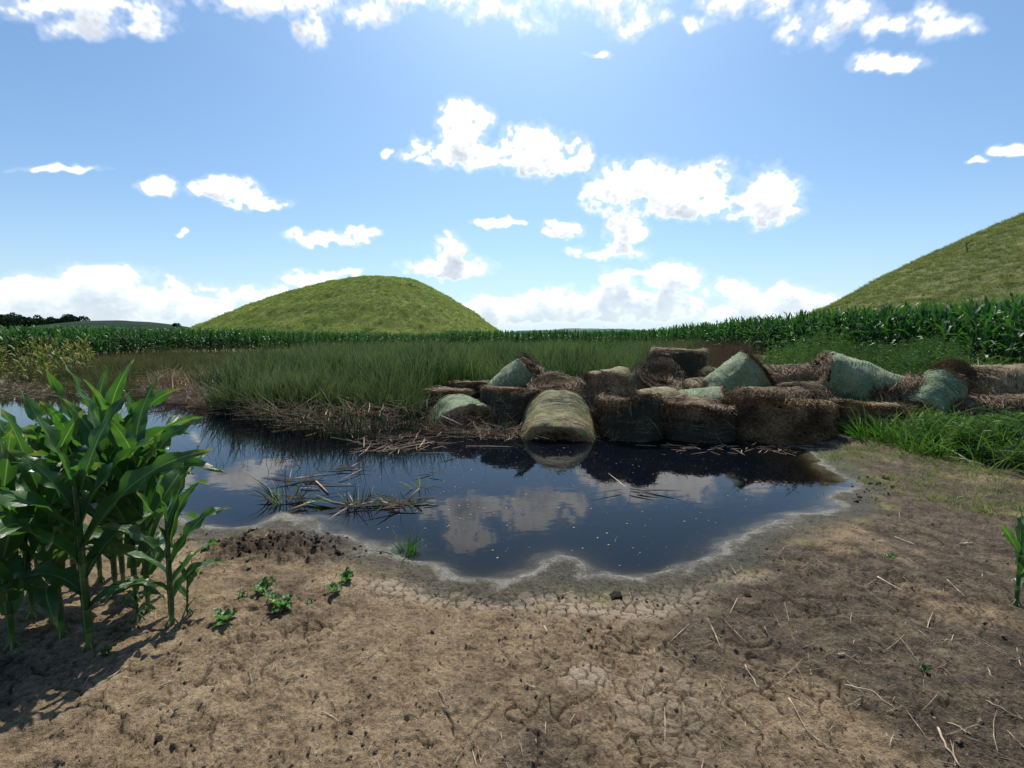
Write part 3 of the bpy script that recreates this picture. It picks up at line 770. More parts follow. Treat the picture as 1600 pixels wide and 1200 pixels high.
hero_corn(p.x, p.y, .34, 141, 'withered little corn seedling right of the left clump', .3, 4, (.03, 0), .035, sr=.006)
p = P(215, 968, .07)
hero_corn(p.x, p.y, .26, 142, 'tiny corn seedling with grey-green leaves at the foot of the left clump', .1, 5, (0, 0), .045, sr=.006)

# field corn (four kinds, cheap)
def field_corn_parts(H, seed, nl=10):
    r_ = random.Random(seed); out = []
    m = MB(); m.tube([(0, 0, -.05), (0, 0, H * .35), (.02, 0, H * .72)], [.016, .013, .008], 6)
    out.append(('stalk', m))
    a0 = r_.uniform(0, PI)
    for i in range(nl):
        f = i / (nl - 1); h = H * (.14 + .60 * f); L = H * (.24 + .15 * math.sin(PI * min(1, f + .15))) * r_.uniform(.85, 1.15)
        if f > .85: L = max(L, H - h)
        V, F, U = corn_leaf(L, .10, R(52 + 30 * f + r_.uniform(-8, 8)), R(130 - 100 * f + r_.uniform(-20, 20)), seed * 17 + i, 8, 3, r_.uniform(-1, 1), 1.6, .4, .02)
        V = rotz(V, a0 + (PI if i % 2 else 0) + r_.uniform(-.7, .7)); V[:, 2] += h
        mb = MB(); mb.add(V, F, U); out.append(('leaf', mb))
    return out
kinds = []
for k in range(5):
    prts = field_corn_parts(2.3, 300 + k)
    meshes = [(nm, mb.mesh(nm, M['stalk'] if nm == 'stalk' else M['corn_field'])) for nm, mb in prts]
    al = MB()
    for nm, mb in prts:
        for v, f, u in zip([mb.V[0]], [mb.F[0]], [mb.U[0]]): al.add(v, f, u)
    kinds.append((meshes, al.mesh('corn_plant', M['corn_field'])))
EDGE = np.array([(-31, 2), (-29.5, 20), (-27, 38), (-17, 50), (-6, 57), (13, 60), (15.2, 50), (15.6, 36), (15.2, 22), (14.6, 13), (15.5, 2)])
gx, gy = np.meshgrid(np.arange(-42, 28, .70), np.arange(4, 72, .22))
gx = gx.ravel() + rng.normal(0, .13, gx.size); gy = gy.ravel() + rng.normal(0, .12, gy.size)
dE = sdf(gx, gy, EDGE)
k = (dE > 0) & (dE < 8) & (np.abs(gx) < gy * 1.22 + 1.5)
far = gy > 45
k &= ~(far & (dE > 5.5))
cx, cy, cd = gx[k], gy[k], dE[k]
cz = ground(cx, cy, False)
dist = np.hypot(cx, cy) + cd * 3.0
order = np.argsort(dist); dE_front = cd
pick = rng.integers(0, 5, len(cx)); rz = rng.random(len(cx)) * 6.3; sc = rng.uniform(.86, 1.10, len(cx)) * np.where(cx < -8, .93, 1.05) * (.96 + .1 * vn2(cx * .3, cy * .3, 7))
for n_, i in enumerate(order[:190]):
    if n_ < 60:
        o = empty('corn_plant', (cx[i], cy[i], cz[i]), rz[i])
        for nm, me in kinds[pick[i]][0]: ob(nm, me, o)
    else:
        o = ob('corn_plant', kinds[pick[i]][1]); o.location = (cx[i], cy[i], cz[i]); o.rotation_euler = (0, 0, rz[i])
    o.scale = (sc[i],) * 3
    o.rotation_euler[0] = rng.normal(0, .03)
    if gx is not None:
        pxx = 800 + FPX * cx[i] / cy[i]
        fr_ = dE_front[i] < .9
        if pxx > 1600: lb = 'tall dark green field corn plant at or beyond the right edge of the picture'
        elif pxx > 1380: lb = 'tall corn plant of the %s, behind the right-hand straw bales' % ('front row' if fr_ else 'rows behind the front')
        elif pxx > 1180: lb = 'tall corn plant of the %s, above the loose green weeds' % ('front row' if fr_ else 'rows behind the front')
        else: lb = 'tall dark green corn plant of the field edge left of the loose green weeds'
        tag(o, lb, 'corn plant', 'corn plants along the near edge of the field')
rest = order[190:]
n = len(rest)
scatter('corn_field', [proto(kk[1]) for kk in kinds], np.stack([cx, cy, cz], -1)[rest], np.stack([rng.normal(0, .04, n), rng.normal(0, .04, n), rz[rest]], -1), sc[rest], pick[rest],
        'dense dark green corn field beyond the pond', 'corn field')
print('corn', len(cx))
# stunted yellow corn at the far left shore
yk = []
for q in range(3):
    al = MB()
    for nm, mb in field_corn_parts(1.35, 350 + q, 8): al.add(mb.V[0], mb.F[0], mb.U[0])
    yk.append(al.mesh('corn_plant', M['corn_yellow']))
yp = []
while len(yp) < 150:
    px, py = random.uniform(-160, 150), random.uniform(568, 600)
    if px > 100 and py > 590: continue
    yp.append((px, py))
yp.sort(key=lambda a_: -a_[1])
for i, (px, py) in enumerate(yp[:90]):
    p = P(px, py, .07); o = ob('corn_plant', yk[i % 3]); o.location = (p.x, p.y, gz(p.x, p.y)); o.rotation_euler = (random.gauss(0, .12), random.gauss(0, .12), random.uniform(0, 6.3))
    s_ = random.uniform(.75, 1.15) * (1.1 if py < 585 else .8); o.scale = (s_,) * 3
    tag(o, 'stunted yellowing corn plant %s' % ('on the far left shore of the pond' if px > 0 else 'on the far shore, beyond the left edge'), 'corn plant', 'yellowing corn plants on the far left shore')
yq = np.array([tuple(P(a_, b_, .07)) for a_, b_ in yp[90:]]); n = len(yq); yq[:, 2] = ground(yq[:, 0], yq[:, 1], False)
scatter('yellow_corn', [proto(m_) for m_ in yk], yq, np.stack([rng.normal(0, .1, n), rng.normal(0, .1, n), rng.random(n) * 6.3], -1), rng.uniform(.8, 1.25, n), rng.integers(0, 3, n), 'more yellowing corn behind the stunted plants of the far left shore', 'corn')

# ------------------------------------------------------------------ hay bales
def bale(name, pos, axis, Rr, Ln, label, netm='net_green', torn=.15, squash=.9, seed=0, hay='hay', body='hay_body', ends=1.0, strands=900, dish=.0, flare=.0, shag=1.0, hang=0):
    r_ = np.random.default_rng(seed)
    t = empty(name, pos); tag(t, label, 'hay bale', 'hay bales dumped at the pond edge')
    ax = Vector(axis).normalized(); q = ax.to_track_quat('Z', 'Y').to_matrix()
    Rm = np.array(q)
    def deform(p, amp=.05):
        n1 = np.stack([vn3(p * 2.4 + 31 + seed, 1 + j) for j in range(3)], -1) - .5
        n2 = np.stack([vn3(p * 7.5 + 11 + seed, 4 + j) for j in range(3)], -1) - .5
        p = p + n1 * .17 * Rr + n2 * .04
        p = p @ Rm.T
        zz = p[:, 2]
        bl = 1 + .12 * sst(.3, -.6, zz / Rr) * (1 - squash) * 5
        p = p * np.stack([bl, bl, np.full(len(p), squash)], -1)
        return p
    nu = 96; h = Ln / 2; c = .10
    # profile from bottom centre over the side to top centre
    nr_ = 12
    rho = np.concatenate([np.linspace(0.02, Rr - c, nr_), Rr - c + c * np.sin(np.linspace(.2, PI / 2, 5)), np.full(30, Rr), Rr - c + c * np.sin(np.linspace(PI / 2, .2, 5)), np.linspace(Rr - c, .02, nr_)])
    zz = np.concatenate([np.full(nr_, -h), -h + c - c * np.cos(np.linspace(.2, PI / 2, 5)), np.linspace(-h + c, h - c, 32)[1:-1], h - c + c * np.cos(np.linspace(PI / 2, .2, 5)), np.full(nr_, h)])
    sgn = np.sign(zz)
    zz = zz - sgn * dish * (1 - (rho / Rr) ** 2) * (np.abs(zz) > h - .02)
    arc = np.concatenate([[0], np.cumsum(np.hypot(np.diff(rho), np.diff(zz)))])
    th = np.arange(nu) / nu * 2 * PI
    RH, TH = np.meshgrid(rho, th, indexing='ij'); ZZ, _ = np.meshgrid(zz, th, indexing='ij'); AR, _ = np.meshgrid(arc, th, indexing='ij')
    RF = RH * (1 + flare * ZZ / h)
    loc = np.stack([RF * np.cos(TH), RF * np.sin(TH), ZZ], -1).reshape(-1, 3)
    rd = np.stack([np.cos(TH), np.sin(TH), 0 * TH], -1).reshape(-1, 3)
    ridg = (vn3(np.stack([AR.ravel() * 30, np.cos(TH.ravel()) * 1.6 + seed, np.sin(TH.ravel()) * 1.6], -1), seed) - .5)
    side_w = (np.abs(ZZ.ravel()) < h - c * .5)
    core = loc - rd * (.014 - .02 * ridg * side_w)[:, None]
    endm = (np.abs(ZZ.ravel()) > h - .05)
    core[:, 2] += np.sign(ZZ.ravel()) * endm * (ridg * .07 + (r_.random(len(core)) - .5) * .02)
    U = np.stack([TH / (2 * PI), AR], -1).reshape(-1, 2)
    F = grid_faces(len(rho), nu, True)
    ob('hay_core', mesh_np('hay_core', deform(core), F, M[body], U), t)
    # net wrap over the side, a little over the rims, torn in places
    tear = lambda a_, z_: fbm2(a_ * 1.6 + seed, z_ * 2.6 + 5, seed, 5, .65) - .42 * (np.abs(z_) / h) ** 4
    tn = tear(TH.ravel(), ZZ.ravel())
    if netm:
        lo, hi = nr_ - 1, len(rho) - nr_
        keepv = np.zeros((len(rho), nu), bool); keepv[lo:hi + 1] = True
        keepv = keepv.ravel() & (tn > np.quantile(tn, torn))
        kf = keepv[F].all(1)
        wr = loc + rd * .008 + rd * (.012 * ridg)[:, None]
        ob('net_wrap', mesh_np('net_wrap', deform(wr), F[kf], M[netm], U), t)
        # strands of straw pressed under and through the net, winding round the bale
        nf = int(260 + 500 * Rr); ta, za = r_.random(nf) * 6.2832, r_.uniform(-h * .97, h * .97, nf)
        kk = tear(ta, za) > np.quantile(tn, torn); ta, za = ta[kk], za[kk]; nf = len(ta); sg = 5; tt = np.linspace(-.5, .5, sg + 1)
        aa = ta[:, None] + tt * (r_.uniform(.12, .55, nf) / Rr)[:, None]; zt = za[:, None] + tt * r_.normal(0, .05, nf)[:, None]
        rr_ = (Rr * (1 + flare * zt / h) + .011 + .010 * r_.random(nf)[:, None] * (1 - (2 * tt) ** 2))
        pc_ = np.stack([rr_ * np.cos(aa), rr_ * np.sin(aa), zt], -1); wv = np.stack([.25 * np.cos(aa), .25 * np.sin(aa), np.ones_like(aa)], -1) * (r_.uniform(.004, .011, nf)[:, None] * np.array([.3, 1, 1, 1, .9, .3]))[..., None] * .5
        Vf = np.stack([pc_ - wv, pc_ + wv], 2).reshape(-1, 3); i_ = np.arange(sg); b_ = (np.arange(nf) * (sg + 1) * 2)[:, None]
        Ff = np.stack([b_ + 2 * i_, b_ + 2 * i_ + 1, b_ + 2 * i_ + 3, b_ + 2 * i_ + 2], -1).reshape(-1, 4)
        tag(ob('net_strands', mesh_np('net_strands', deform(Vf), Ff, M['deadstem' if netm == 'net_dark' else ('strand_green' if netm == 'net_pale' else 'hay_tan')]), t), kind='stuff')  # dead-stem tone keeps strands as dark as the shade painted on upright nets
    # loose hay: spirals on the ends, shag on the rims and torn parts
    def strand(rh, th_, z_, dth, out, L, W, nrm_z, drift):
        n = len(rh); sg = 4; tt = np.linspace(-.5, .5, sg + 1)
        a = th_[:, None] + tt * (dth * L / np.maximum(rh, .12))[:, None]
        rr_ = rh[:, None] + tt * drift[:, None]
        lift = out[:, None] * (1 - (2 * tt) ** 2 * r_.uniform(-.6, 1.6, (n, 1)))
        x, y = rr_ * np.cos(a), rr_ * np.sin(a)
        if nrm_z is not None:
            p = np.stack([x, y, z_[:, None] + nrm_z[:, None] * lift], -1)
            wv = np.stack([np.cos(a), np.sin(a), .5 * np.ones_like(a)], -1)
        else:
            k_ = 1 + lift / rh[:, None]
            zt = z_[:, None] + tt * drift[:, None]
            rr2 = rh[:, None] * k_; p = np.stack([rr2 * np.cos(a), rr2 * np.sin(a), zt], -1)
            wv = np.stack([.4 * np.cos(a), .4 * np.sin(a), np.ones_like(a)], -1)
        wv = wv * (W[:, None] * np.array([.5, 1, 1, .9, .35])[None])[..., None] * .5
        V = np.stack([p - wv, p + wv], 2).reshape(-1, 3)
        i = np.arange(sg); b = (np.arange(n) * (sg + 1) * 2)[:, None]
        F_ = np.stack([b + 2 * i, b + 2 * i + 1, b + 2 * i + 3, b + 2 * i + 2], -1).reshape(-1, 4)
        return V, F_
    mb = MB()
    n = int(strands * ends)
    rh = Rr * np.sqrt(r_.random(n)) * 1.0; ez = np.where(r_.random(n) < .5, 1., -1.)
    fl = 1 + flare * ez
    V, F_ = strand(rh * fl, r_.random(n) * 6.3, ez * (h - dish * (1 - (rh / Rr) ** 2)) , np.where(r_.random(n) < .9, 1, -1.) * r_.uniform(.4, 1.2, n), r_.uniform(.0, .055, n) * shag, r_.uniform(.12, .42, n), r_.uniform(.006, .013, n), ez, r_.normal(0, .07, n) * shag)
    mb.add(deform(V), F_)
    n = int(strands * .5)     # rims: stick out and hang
    ez = np.where(r_.random(n) < .5, 1., -1.)
    V, F_ = strand(Rr * r_.uniform(.9, 1.02, n), r_.random(n) * 6.3, ez * h * r_.uniform(.93, 1.03, n), r_.normal(0, .9, n), r_.uniform(0, .07, n) * shag, r_.uniform(.08, .3, n), r_.uniform(.006, .012, n), ez, r_.normal(0, .15, n) * shag)
    mb.add(deform(V), F_)
    n = int(strands * (2.0 * torn + (.9 if not netm else .22)))
    if n:
        tha, za = r_.random(n * 6) * 6.2832, r_.uniform(-h, h, n * 6)
        tv = tear(tha, za)
        if netm:
            sel = np.where(tv < np.quantile(tn, min(.98, torn + .10)))[0][:n]
        else: sel = np.arange(n)
        if len(sel):
            m_ = len(sel)
            V, F_ = strand(np.full(m_, Rr), tha[sel], za[sel], r_.uniform(.3, 1.2, m_), r_.uniform(0, .05, m_) * shag, r_.uniform(.1, .35, m_), r_.uniform(.006, .013, m_), None, r_.normal(0, .12, m_) * shag)
            mb.add(deform(V), F_)
    if hang:
        a_ = r_.random(hang) * 6.2832; dens = fbm2(a_ * 2.5 + seed, a_ * 0 + .5, seed + 3, 2)
        a_ = a_[dens > .42]; m_ = len(a_)
        P0 = np.stack([Rr * r_.uniform(.86, 1.0, m_) * np.cos(a_), Rr * r_.uniform(.86, 1.0, m_) * np.sin(a_), h + r_.uniform(-.02, .03, m_)], -1)
        D = np.stack([np.cos(a_ + r_.normal(0, .5, m_)), np.sin(a_ + r_.normal(0, .5, m_)), r_.uniform(-.1, .5, m_)], -1)
        L_ = r_.uniform(.08, .34, m_)
        V, F_, U_ = ribbons(P0, D, L_, r_.uniform(.006, .012, m_), np.stack([-D[:, 0] * .75, -D[:, 1] * .75, -r_.uniform(.7, 1.5, m_)], -1), 5, .7, .3, None, r_)
        mb.add(deform(V), F_)
    tag(mb.build('loose_hay', M[hay], t), kind='stuff')
    return t
def BP(px, py, Y): p = AT(px, py, Y); return (p.x, p.y, p.z)
V3 = lambda *a: a
# name, centre px, distance, axis, radius, length, label, options
BL = [
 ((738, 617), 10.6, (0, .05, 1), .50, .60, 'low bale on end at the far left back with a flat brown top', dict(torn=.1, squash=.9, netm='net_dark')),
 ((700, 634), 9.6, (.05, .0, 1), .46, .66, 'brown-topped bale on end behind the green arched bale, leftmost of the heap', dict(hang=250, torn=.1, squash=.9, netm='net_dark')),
 ((722, 667), 8.75, (-.42, 1, .06), .56, 1.0, 'half sunk bale with a bright green arched wrap, at the left end of the heap', dict(torn=.02, netm='net_pale', squash=.95)),
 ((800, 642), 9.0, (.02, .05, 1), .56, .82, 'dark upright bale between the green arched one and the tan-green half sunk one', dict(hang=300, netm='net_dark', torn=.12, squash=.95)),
 ((812, 600), 10.1, (.55, -.2, .62), .48, .95, 'pale green bale tipped up on the dark upright one, back left', dict(torn=.0, netm='net_pale', squash=1, flare=-.1, ends=.5)),
 ((868, 624), 9.2, (.05, -.42, 1), .55, .70, 'bale showing a round brown spiral end, behind the tan-green half sunk one', dict(torn=.12, squash=.85)),
 ((870, 684), 8.2, (.12, 1.0, .50), .68, 1.15, 'big tan-green bale half sunk in the water, mirrored in front of the heap', dict(torn=.0, netm='net_mixed', squash=1.0, ends=.6)),
 ((950, 638), 8.7, (-.15, -.8, .6), .47, .85, 'dark shaggy bale with its round hay end to the camera, left of the front row', dict(torn=.7, squash=.95, shag=1.4, strands=1500)),
 ((950, 603), 10.4, (1, .4, .15), .42, .9, 'small pale green bale lying behind the dark shaggy one', dict(torn=.05, netm='net_mixed', squash=.8)),
 ((1019, 607), 9.9, (.15, -.62, .62), .52, .9, 'round-shouldered bale with green rim and brown hay end, back middle', dict(torn=.1, squash=.95, strands=1300)),
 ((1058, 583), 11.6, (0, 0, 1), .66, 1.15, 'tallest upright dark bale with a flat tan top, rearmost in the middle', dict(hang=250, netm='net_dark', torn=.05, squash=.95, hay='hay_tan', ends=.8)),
 ((1024, 634), 8.9, (.9, .5, .05), .44, .85, 'low bale with tan sunlit back, just behind the left bale of the front row', dict(torn=.0, netm='net_mixed', squash=.75)),
 ((1090, 634), 8.9, (.9, -.35, .1), .42, .95, 'low mint green bale lying behind the second bale of the front row', dict(torn=.22, netm='net_pale', squash=.75)),
 ((1090, 612), 9.8, (.9, .2, .1), .38, .8, 'flattened brown and green bale between the tall upright one and the mint green one', dict(torn=.5, netm='net_green', squash=.7)),
 ((1150, 600), 9.6, (.72, -.15, .62), .47, .95, 'tipped green bale with a rust-brown end pointing up to the right', dict(torn=.05, netm='net_pale', squash=1, strands=1200)),
 ((1118, 598), 10.4, (1, .4, -.3), .30, .6, 'little pale green roll peeping out left of the tipped green bale', dict(torn=.0, netm='net_pale', squash=.9, ends=.4, strands=400)),
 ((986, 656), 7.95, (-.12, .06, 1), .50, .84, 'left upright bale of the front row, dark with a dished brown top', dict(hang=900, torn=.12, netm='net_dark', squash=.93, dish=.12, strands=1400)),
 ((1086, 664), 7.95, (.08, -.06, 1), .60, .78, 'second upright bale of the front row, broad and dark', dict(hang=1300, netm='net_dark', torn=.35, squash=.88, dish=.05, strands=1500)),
 ((1213, 666), 7.95, (.05, .08, 1), .74, .76, 'third bale of the front row, unwrapped and shaggy with hanging hay', dict(hang=1200, torn=1.0, netm=None, squash=.95, shag=1.8, strands=2600)),
 ((1205, 630), 8.5, (1, .15, .0), .33, 1.15, 'rust-brown roll of hay lying on top of the shaggy front bale', dict(torn=1.0, netm=None, squash=.75, shag=1.3, strands=1500)),
 ((1225, 600), 9.8, (1, .1, .05), .42, 1.15, 'dark brown unwrapped bale lying behind the rust-brown roll', dict(torn=1.0, netm=None, squash=.85, shag=1.6, strands=2000)),
 ((1258, 622), 9.2, (.8, .6, .0), .40, 1.0, 'collapsed dark bale between the brown unwrapped one and the large green one', dict(torn=1.0, netm=None, squash=.7, shag=1.7, strands=1600)),
 ((1338, 602), 9.4, (.9, -.32, -.30), .50, 1.45, 'largest green bale, lying slanted with a wrinkled sunlit wrap', dict(torn=.10, netm='net_pale', squash=.9, strands=1400, flare=-.18)),
 ((1400, 618), 9.0, (.9, -.25, .12), .36, .95, 'dark open-ended bale under the right end of the largest green one', dict(torn=.8, netm='net_green', squash=.8, shag=1.4)),
 ((1335, 656), 8.3, (.05, .05, 1), .70, .60, 'low broad brown bale at the right end of the front row, grass before it', dict(hang=600, torn=.9, netm='net_green', squash=.85, shag=1.5, strands=1800)),
 ((1455, 622), 8.7, (.72, .25, .60), .33, .85, 'mint green bale leaning in the grass right of the heap', dict(torn=.05, netm='net_pale', squash=1)),
 ((1484, 592), 9.3, (-.5, -.9, .25), .28, .5, 'small dark hay roll with a hollow spiral end on top of the mint green bale', dict(torn=.9, netm='net_green', squash=1, shag=1.4, dish=.12)),
 ((1585, 602), 9.6, (1, .1, .05), .46, 1.7, 'tan straw bale lying at the right edge of the picture', dict(torn=.75, netm='net_mixed', squash=.85, hay='hay_tan', body='hay_body_tan', strands=2200)),
 ((1545, 645), 8.6, (1, -.1, 0), .40, 1.7, 'sagging brown bale below the tan straw one, half hidden by grass', dict(torn=.9, netm='net_mixed', squash=.75, shag=1.4, strands=1500)),
]
for i, (c, Y, ax, r_, ln, lb, kw) in enumerate(BL):
    bale('hay_bale', BP(c[0], c[1], Y), ax, r_, ln, lb, seed=400 + i * 7, **kw)

# hay spilled in the gaps and over the shoulders of the heap
def spilled_hay():
    r_ = np.random.default_rng(5); Ps = []; Ds = []
    for (c, Y, ax, rr, ln, lb, kw) in BL[2:]:
        b = BP(c[0], c[1], Y); n = 150
        a = r_.random(n) * 6.2832; q = rr * r_.uniform(.75, 1.10, n); zz = b[2] + r_.uniform(-.5, .42, n) * min(rr * 1.6, ln)
        Ps.append(np.stack([b[0] + q * np.cos(a), b[1] + q * np.sin(a), np.maximum(zz, .02)], -1))
        d = a + r_.normal(0, .9, n); Ds.append(np.stack([np.cos(d), np.sin(d), r_.uniform(-.5, .25, n)], -1))
    Pp, Dd = np.concatenate(Ps), np.concatenate(Ds); n = len(Pp)
    V, F, U = ribbons(Pp, Dd, r_.uniform(.08, .32, n), r_.uniform(.006, .013, n), r_.uniform(.2, .9, n), 4, .6, .3, None, r_)
    V[:, 2] = np.maximum(V[:, 2], .004)
    mb = MB(); mb.add(V, F, U); tag(mb.build('spilled_hay', M['hay']), 'loose brown hay spilled between and over the heaped bales', 'hay', None, 'stuff')
spilled_hay()

# ------------------------------------------------------------------ vegetation clumps
def clump(n, h, spread, wdt, tilt, bend, seed, mat, seg=4, flop=.0, lat=.25):
    r_ = np.random.default_rng(seed)
    a = r_.random(n) * 2 * PI; rr = spread * np.sqrt(r_.random(n))
    P0 = np.stack([rr * np.cos(a), rr * np.sin(a), np.full(n, -.04)], -1)
    b = a + r_.normal(0, .8, n); tl = np.abs(r_.normal(0, tilt, n))
    D = np.stack([np.cos(b) * np.sin(tl), np.sin(b) * np.sin(tl), np.cos(tl)], -1)
    L = h * r_.uniform(.55, 1.1, n)
    bd = np.stack([np.cos(b), np.sin(b), -np.full(n, .5)], -1) * (bend * r_.uniform(.1, 1.2, n))[:, None]
    V, F, U = ribbons(P0, D, L, wdt * r_.uniform(.7, 1.2, n), bd, seg, 1.0, .3, None, r_)
    return V, F, U
def clumps(nm, mat, k, **kw):
    return [proto(mesh_np(nm, *clump(seed=900 + q * 13 + len(nm), mat=mat, **kw)[:2], M[mat], clump(seed=900 + q * 13 + len(nm), mat=mat, **kw)[2])) for q in range(k)]
def spread(n, poly, jit=0):
    """random world points inside a polygon given by photo points on the ground"""
    pl = np.array([P(x, y, .05)[:2] for x, y in poly]); lo, hi = pl.min(0), pl.max(0); out = []
    tot = 0
    while tot < n:
        q = rng.uniform(lo, hi, (n * 2, 2)); q = q[sdf(q[:, 0], q[:, 1], pl) < 0]; out.append(q); tot += len(q)
        if len(q) == 0: break
    return np.concatenate(out)[:n]
def wspread(n, pl):
    pl = np.array(pl, float); lo, hi = pl.min(0), pl.max(0); out = []; tot = 0
    while tot < n:
        q = rng.uniform(lo, hi, (n * 2, 2)); q = q[sdf(q[:, 0], q[:, 1], pl) < 0]; out.append(q); tot += len(q)
    return np.concatenate(out)[:n]
def place(name, protos, q, s0, s1, label, cat, tiltv=.05, zoff=0, water=False):
    n = len(q); z = ground(q[:, 0], q[:, 1], False)
    if water: z = np.maximum(z, -.25)
    rot = np.stack([rng.normal(0, tiltv, n), rng.normal(0, tiltv, n), rng.random(n) * 6.3], -1)
    hv = .35 + 1.3 * fbm2(q[:, 0] * .9 + 40, q[:, 1] * .9 + 40, len(name), 3)
    return scatter(name, protos, np.column_stack([q, z + zoff]), rot, rng.uniform(s0, s1, n) * hv, rng.integers(0, len(protos), n), label, cat)

# the reed bed behind the pond
rd_ = clumps('reed', 'reed', 5, n=40, h=1.15, spread=.22, wdt=.021, tilt=.16, bend=.32)
q = wspread(5200, [(-6.5, 10.6), (-3.6, 9.6), (-1.2, 9.4), (.6, 10.4), (2.4, 11.5), (4.2, 14), (9, 22), (13.5, 34), (13, 50), (5, 54), (-6, 53), (-15, 42), (-12, 24), (-8.5, 13)])
k = (rng.random(len(q)) < np.clip(1.25 - q[:, 1] / 60, .35, 1)) & ~((800 + FPX * q[:, 0] / q[:, 1] > 655) & (q[:, 1] < 11.3))
place('reed_bed', rd_, q[k], .75, 1.25, 'green reed bed between the pond and the corn field', 'reeds', .10)
q = wspread(1300, [(-6.5, 10.4), (-3.6, 9.2), (-1.2, 8.9), (.2, 9.2), (1.0, 10.2), (.2, 11.8), (-3, 11.5), (-6.5, 13)])
q = q[~((800 + FPX * q[:, 0] / q[:, 1] > 655) & (q[:, 1] < 11.3))]
place('reed_bed', rd_, q, .45, .8, 'thin front fringe of green reeds standing at the water edge', 'reeds', .12)
q = wspread(700, [(-6.5, 11), (-1.2, 9.6), (2.4, 12), (9, 22), (13, 40), (-6, 50), (-14, 40), (-9, 14)]); q = q[~((800 + FPX * q[:, 0] / q[:, 1] > 655) & (q[:, 1] < 11.3))]
place('dry_reeds', clumps('dry_reed', 'grass_y', 3, n=12, h=1.25, spread=.3, wdt=.012, tilt=.2, bend=.3), q, .7, 1.15, 'dry pale stalks standing among the green reeds', 'reeds', .15)
rf = clumps('reed_dry', 'reed_far', 3, n=34, h=.75, spread=.3, wdt=.012, tilt=.25, bend=.3)
q = wspread(1500, [(-25, 22), (-14, 12.5), (-8, 12), (-9, 20), (-13, 34), (-16, 46), (-26, 36)])
place('dry_weeds', rf, q, .6, 1.1, 'brownish weeds between the corn and the reed bed at left', 'weeds')
wr = clumps('weed_stem', 'weed_red', 3, n=60, h=.95, spread=.35, wdt=.013, tilt=.28, bend=.12)
q = wspread(520, [(4.0, 13.2), (8.3, 13.0), (13.5, 28), (13.5, 40), (9, 34), (5, 20)])
place('dark_weeds', wr, q, .8, 1.25, 'reddish brown weeds between the bales and the corn', 'weeds')
# shrubby green weeds in front of the corn on the right
def bush(seed, h=1.15, n=420):
    r_ = np.random.default_rng(seed); ns = 16; mb = MB()
    a = r_.random(ns) * 6.3; tl = r_.uniform(.05, .5, ns); D = np.stack([np.cos(a) * np.sin(tl), np.sin(a) * np.sin(tl), np.cos(tl)], -1); L = h * r_.uniform(.7, 1.1, ns)
    V, F, U = ribbons(np.zeros((ns, 3)), D, L, np.full(ns, .012), np.full(ns, .05), 3, .8); mb.add(V, F, U)
    k = r_.integers(0, ns, n); t = r_.uniform(.15, 1, n); p = D[k] * (L[k] * t)[:, None]
    b = r_.random(n) * 6.3; d = np.stack([np.cos(b), np.sin(b), r_.uniform(-.1, .9, n)], -1)
    ll = .13 * r_.uniform(.5, 1.2, n) * (1.2 - .6 * t)
    V, F, U = ribbons(p, d, ll, ll * .28, r_.uniform(.1, .6, n), 2, .9, .4, None, r_); mb.add(V, F, U)
    return proto(mb.mesh('weed_bush', M['weed']))
wb = [bush(70 + k) for k in range(3)]
q = wspread(230, [(5.6, 11.6), (8.2, 10.6), (10.4, 10.8), (13.2, 14), (13.6, 22), (10, 17), (7, 14)])
place('weed_thicket', wb, q, .65, 1.05, 'loose green weeds behind the bales in front of the right corn', 'weeds')
q = wspread(26, [(3.6, 26), (6.2, 26), (6.2, 29), (3.6, 29)])
place('weed_thicket', wb, q, 1.0, 1.5, 'pale round bush of weeds at the far end of the reed bed', 'weeds')
# lush grass on the right bank
gl_ = clumps('grass_tuft', 'grass', 4, n=26, h=.44, spread=.12, wdt=.017, tilt=.55, bend=.6)
q = spread(620, [(1310, 668), (1400, 640), (1500, 628), (1720, 640), (1760, 790), (1640, 770), (1580, 735), (1500, 722), (1440, 712), (1370, 700)])
place('bank_grass', gl_, q, .6, 1.25, 'lush bright green grass on the bank at right', 'grass', .15)
q2 = spread(240, [(1310, 668), (1400, 640), (1500, 628), (1720, 640), (1760, 790), (1580, 745), (1440, 718)])
place('bank_grass', clumps('seed_grass', 'grass_y', 3, n=16, h=.5, spread=.14, wdt=.011, tilt=.5, bend=.6), q2, .5, 1.2, 'paler dry blades mixed into the bank grass', 'grass', .2)
q2 = spread(150, [(1400, 690), (1500, 670), (1720, 690), (1760, 790), (1580, 740)])
place('bank_weeds', [bush(88, .5, 170), bush(89, .45, 170)], q2, .5, 1.0, 'leafy light green weeds at the foot of the right bank', 'weeds', .2)
q = spread(300, [(1300, 640), (1400, 615), (1700, 600), (1800, 640), (1500, 650), (1320, 668)])
place('bank_grass', gl_, q, .9, 1.6, 'taller grass growing up against the right-hand bales', 'grass', .15)
gs = clumps('thin_tuft', 'grass_y', 3, n=22, h=.16, spread=.10, wdt=.006, tilt=.8, bend=.5)
q = spread(250, [(1270, 700), (1380, 690), (1480, 712), (1640, 770), (1700, 850), (1500, 800), (1380, 760), (1330, 745)])
place('sparse_grass', gs, q, .4, 1.1, 'thin trampled grass on the bare ground below the right bank', 'grass', .2)
gt = clumps('small_tuft', 'grass', 3, n=14, h=.11, spread=.04, wdt=.006, tilt=.6, bend=.5)
q = np.concatenate([spread(70, [(1330, 700), (1600, 745), (1600, 830), (1450, 800), (1340, 760)]), spread(30, [(0, 760), (150, 800), (60, 930), (-80, 930)])])
place('sparse_grass', gt, q, .5, 1.3, 'little green sprouts dotted over the soil at the field side', 'grass', .2)
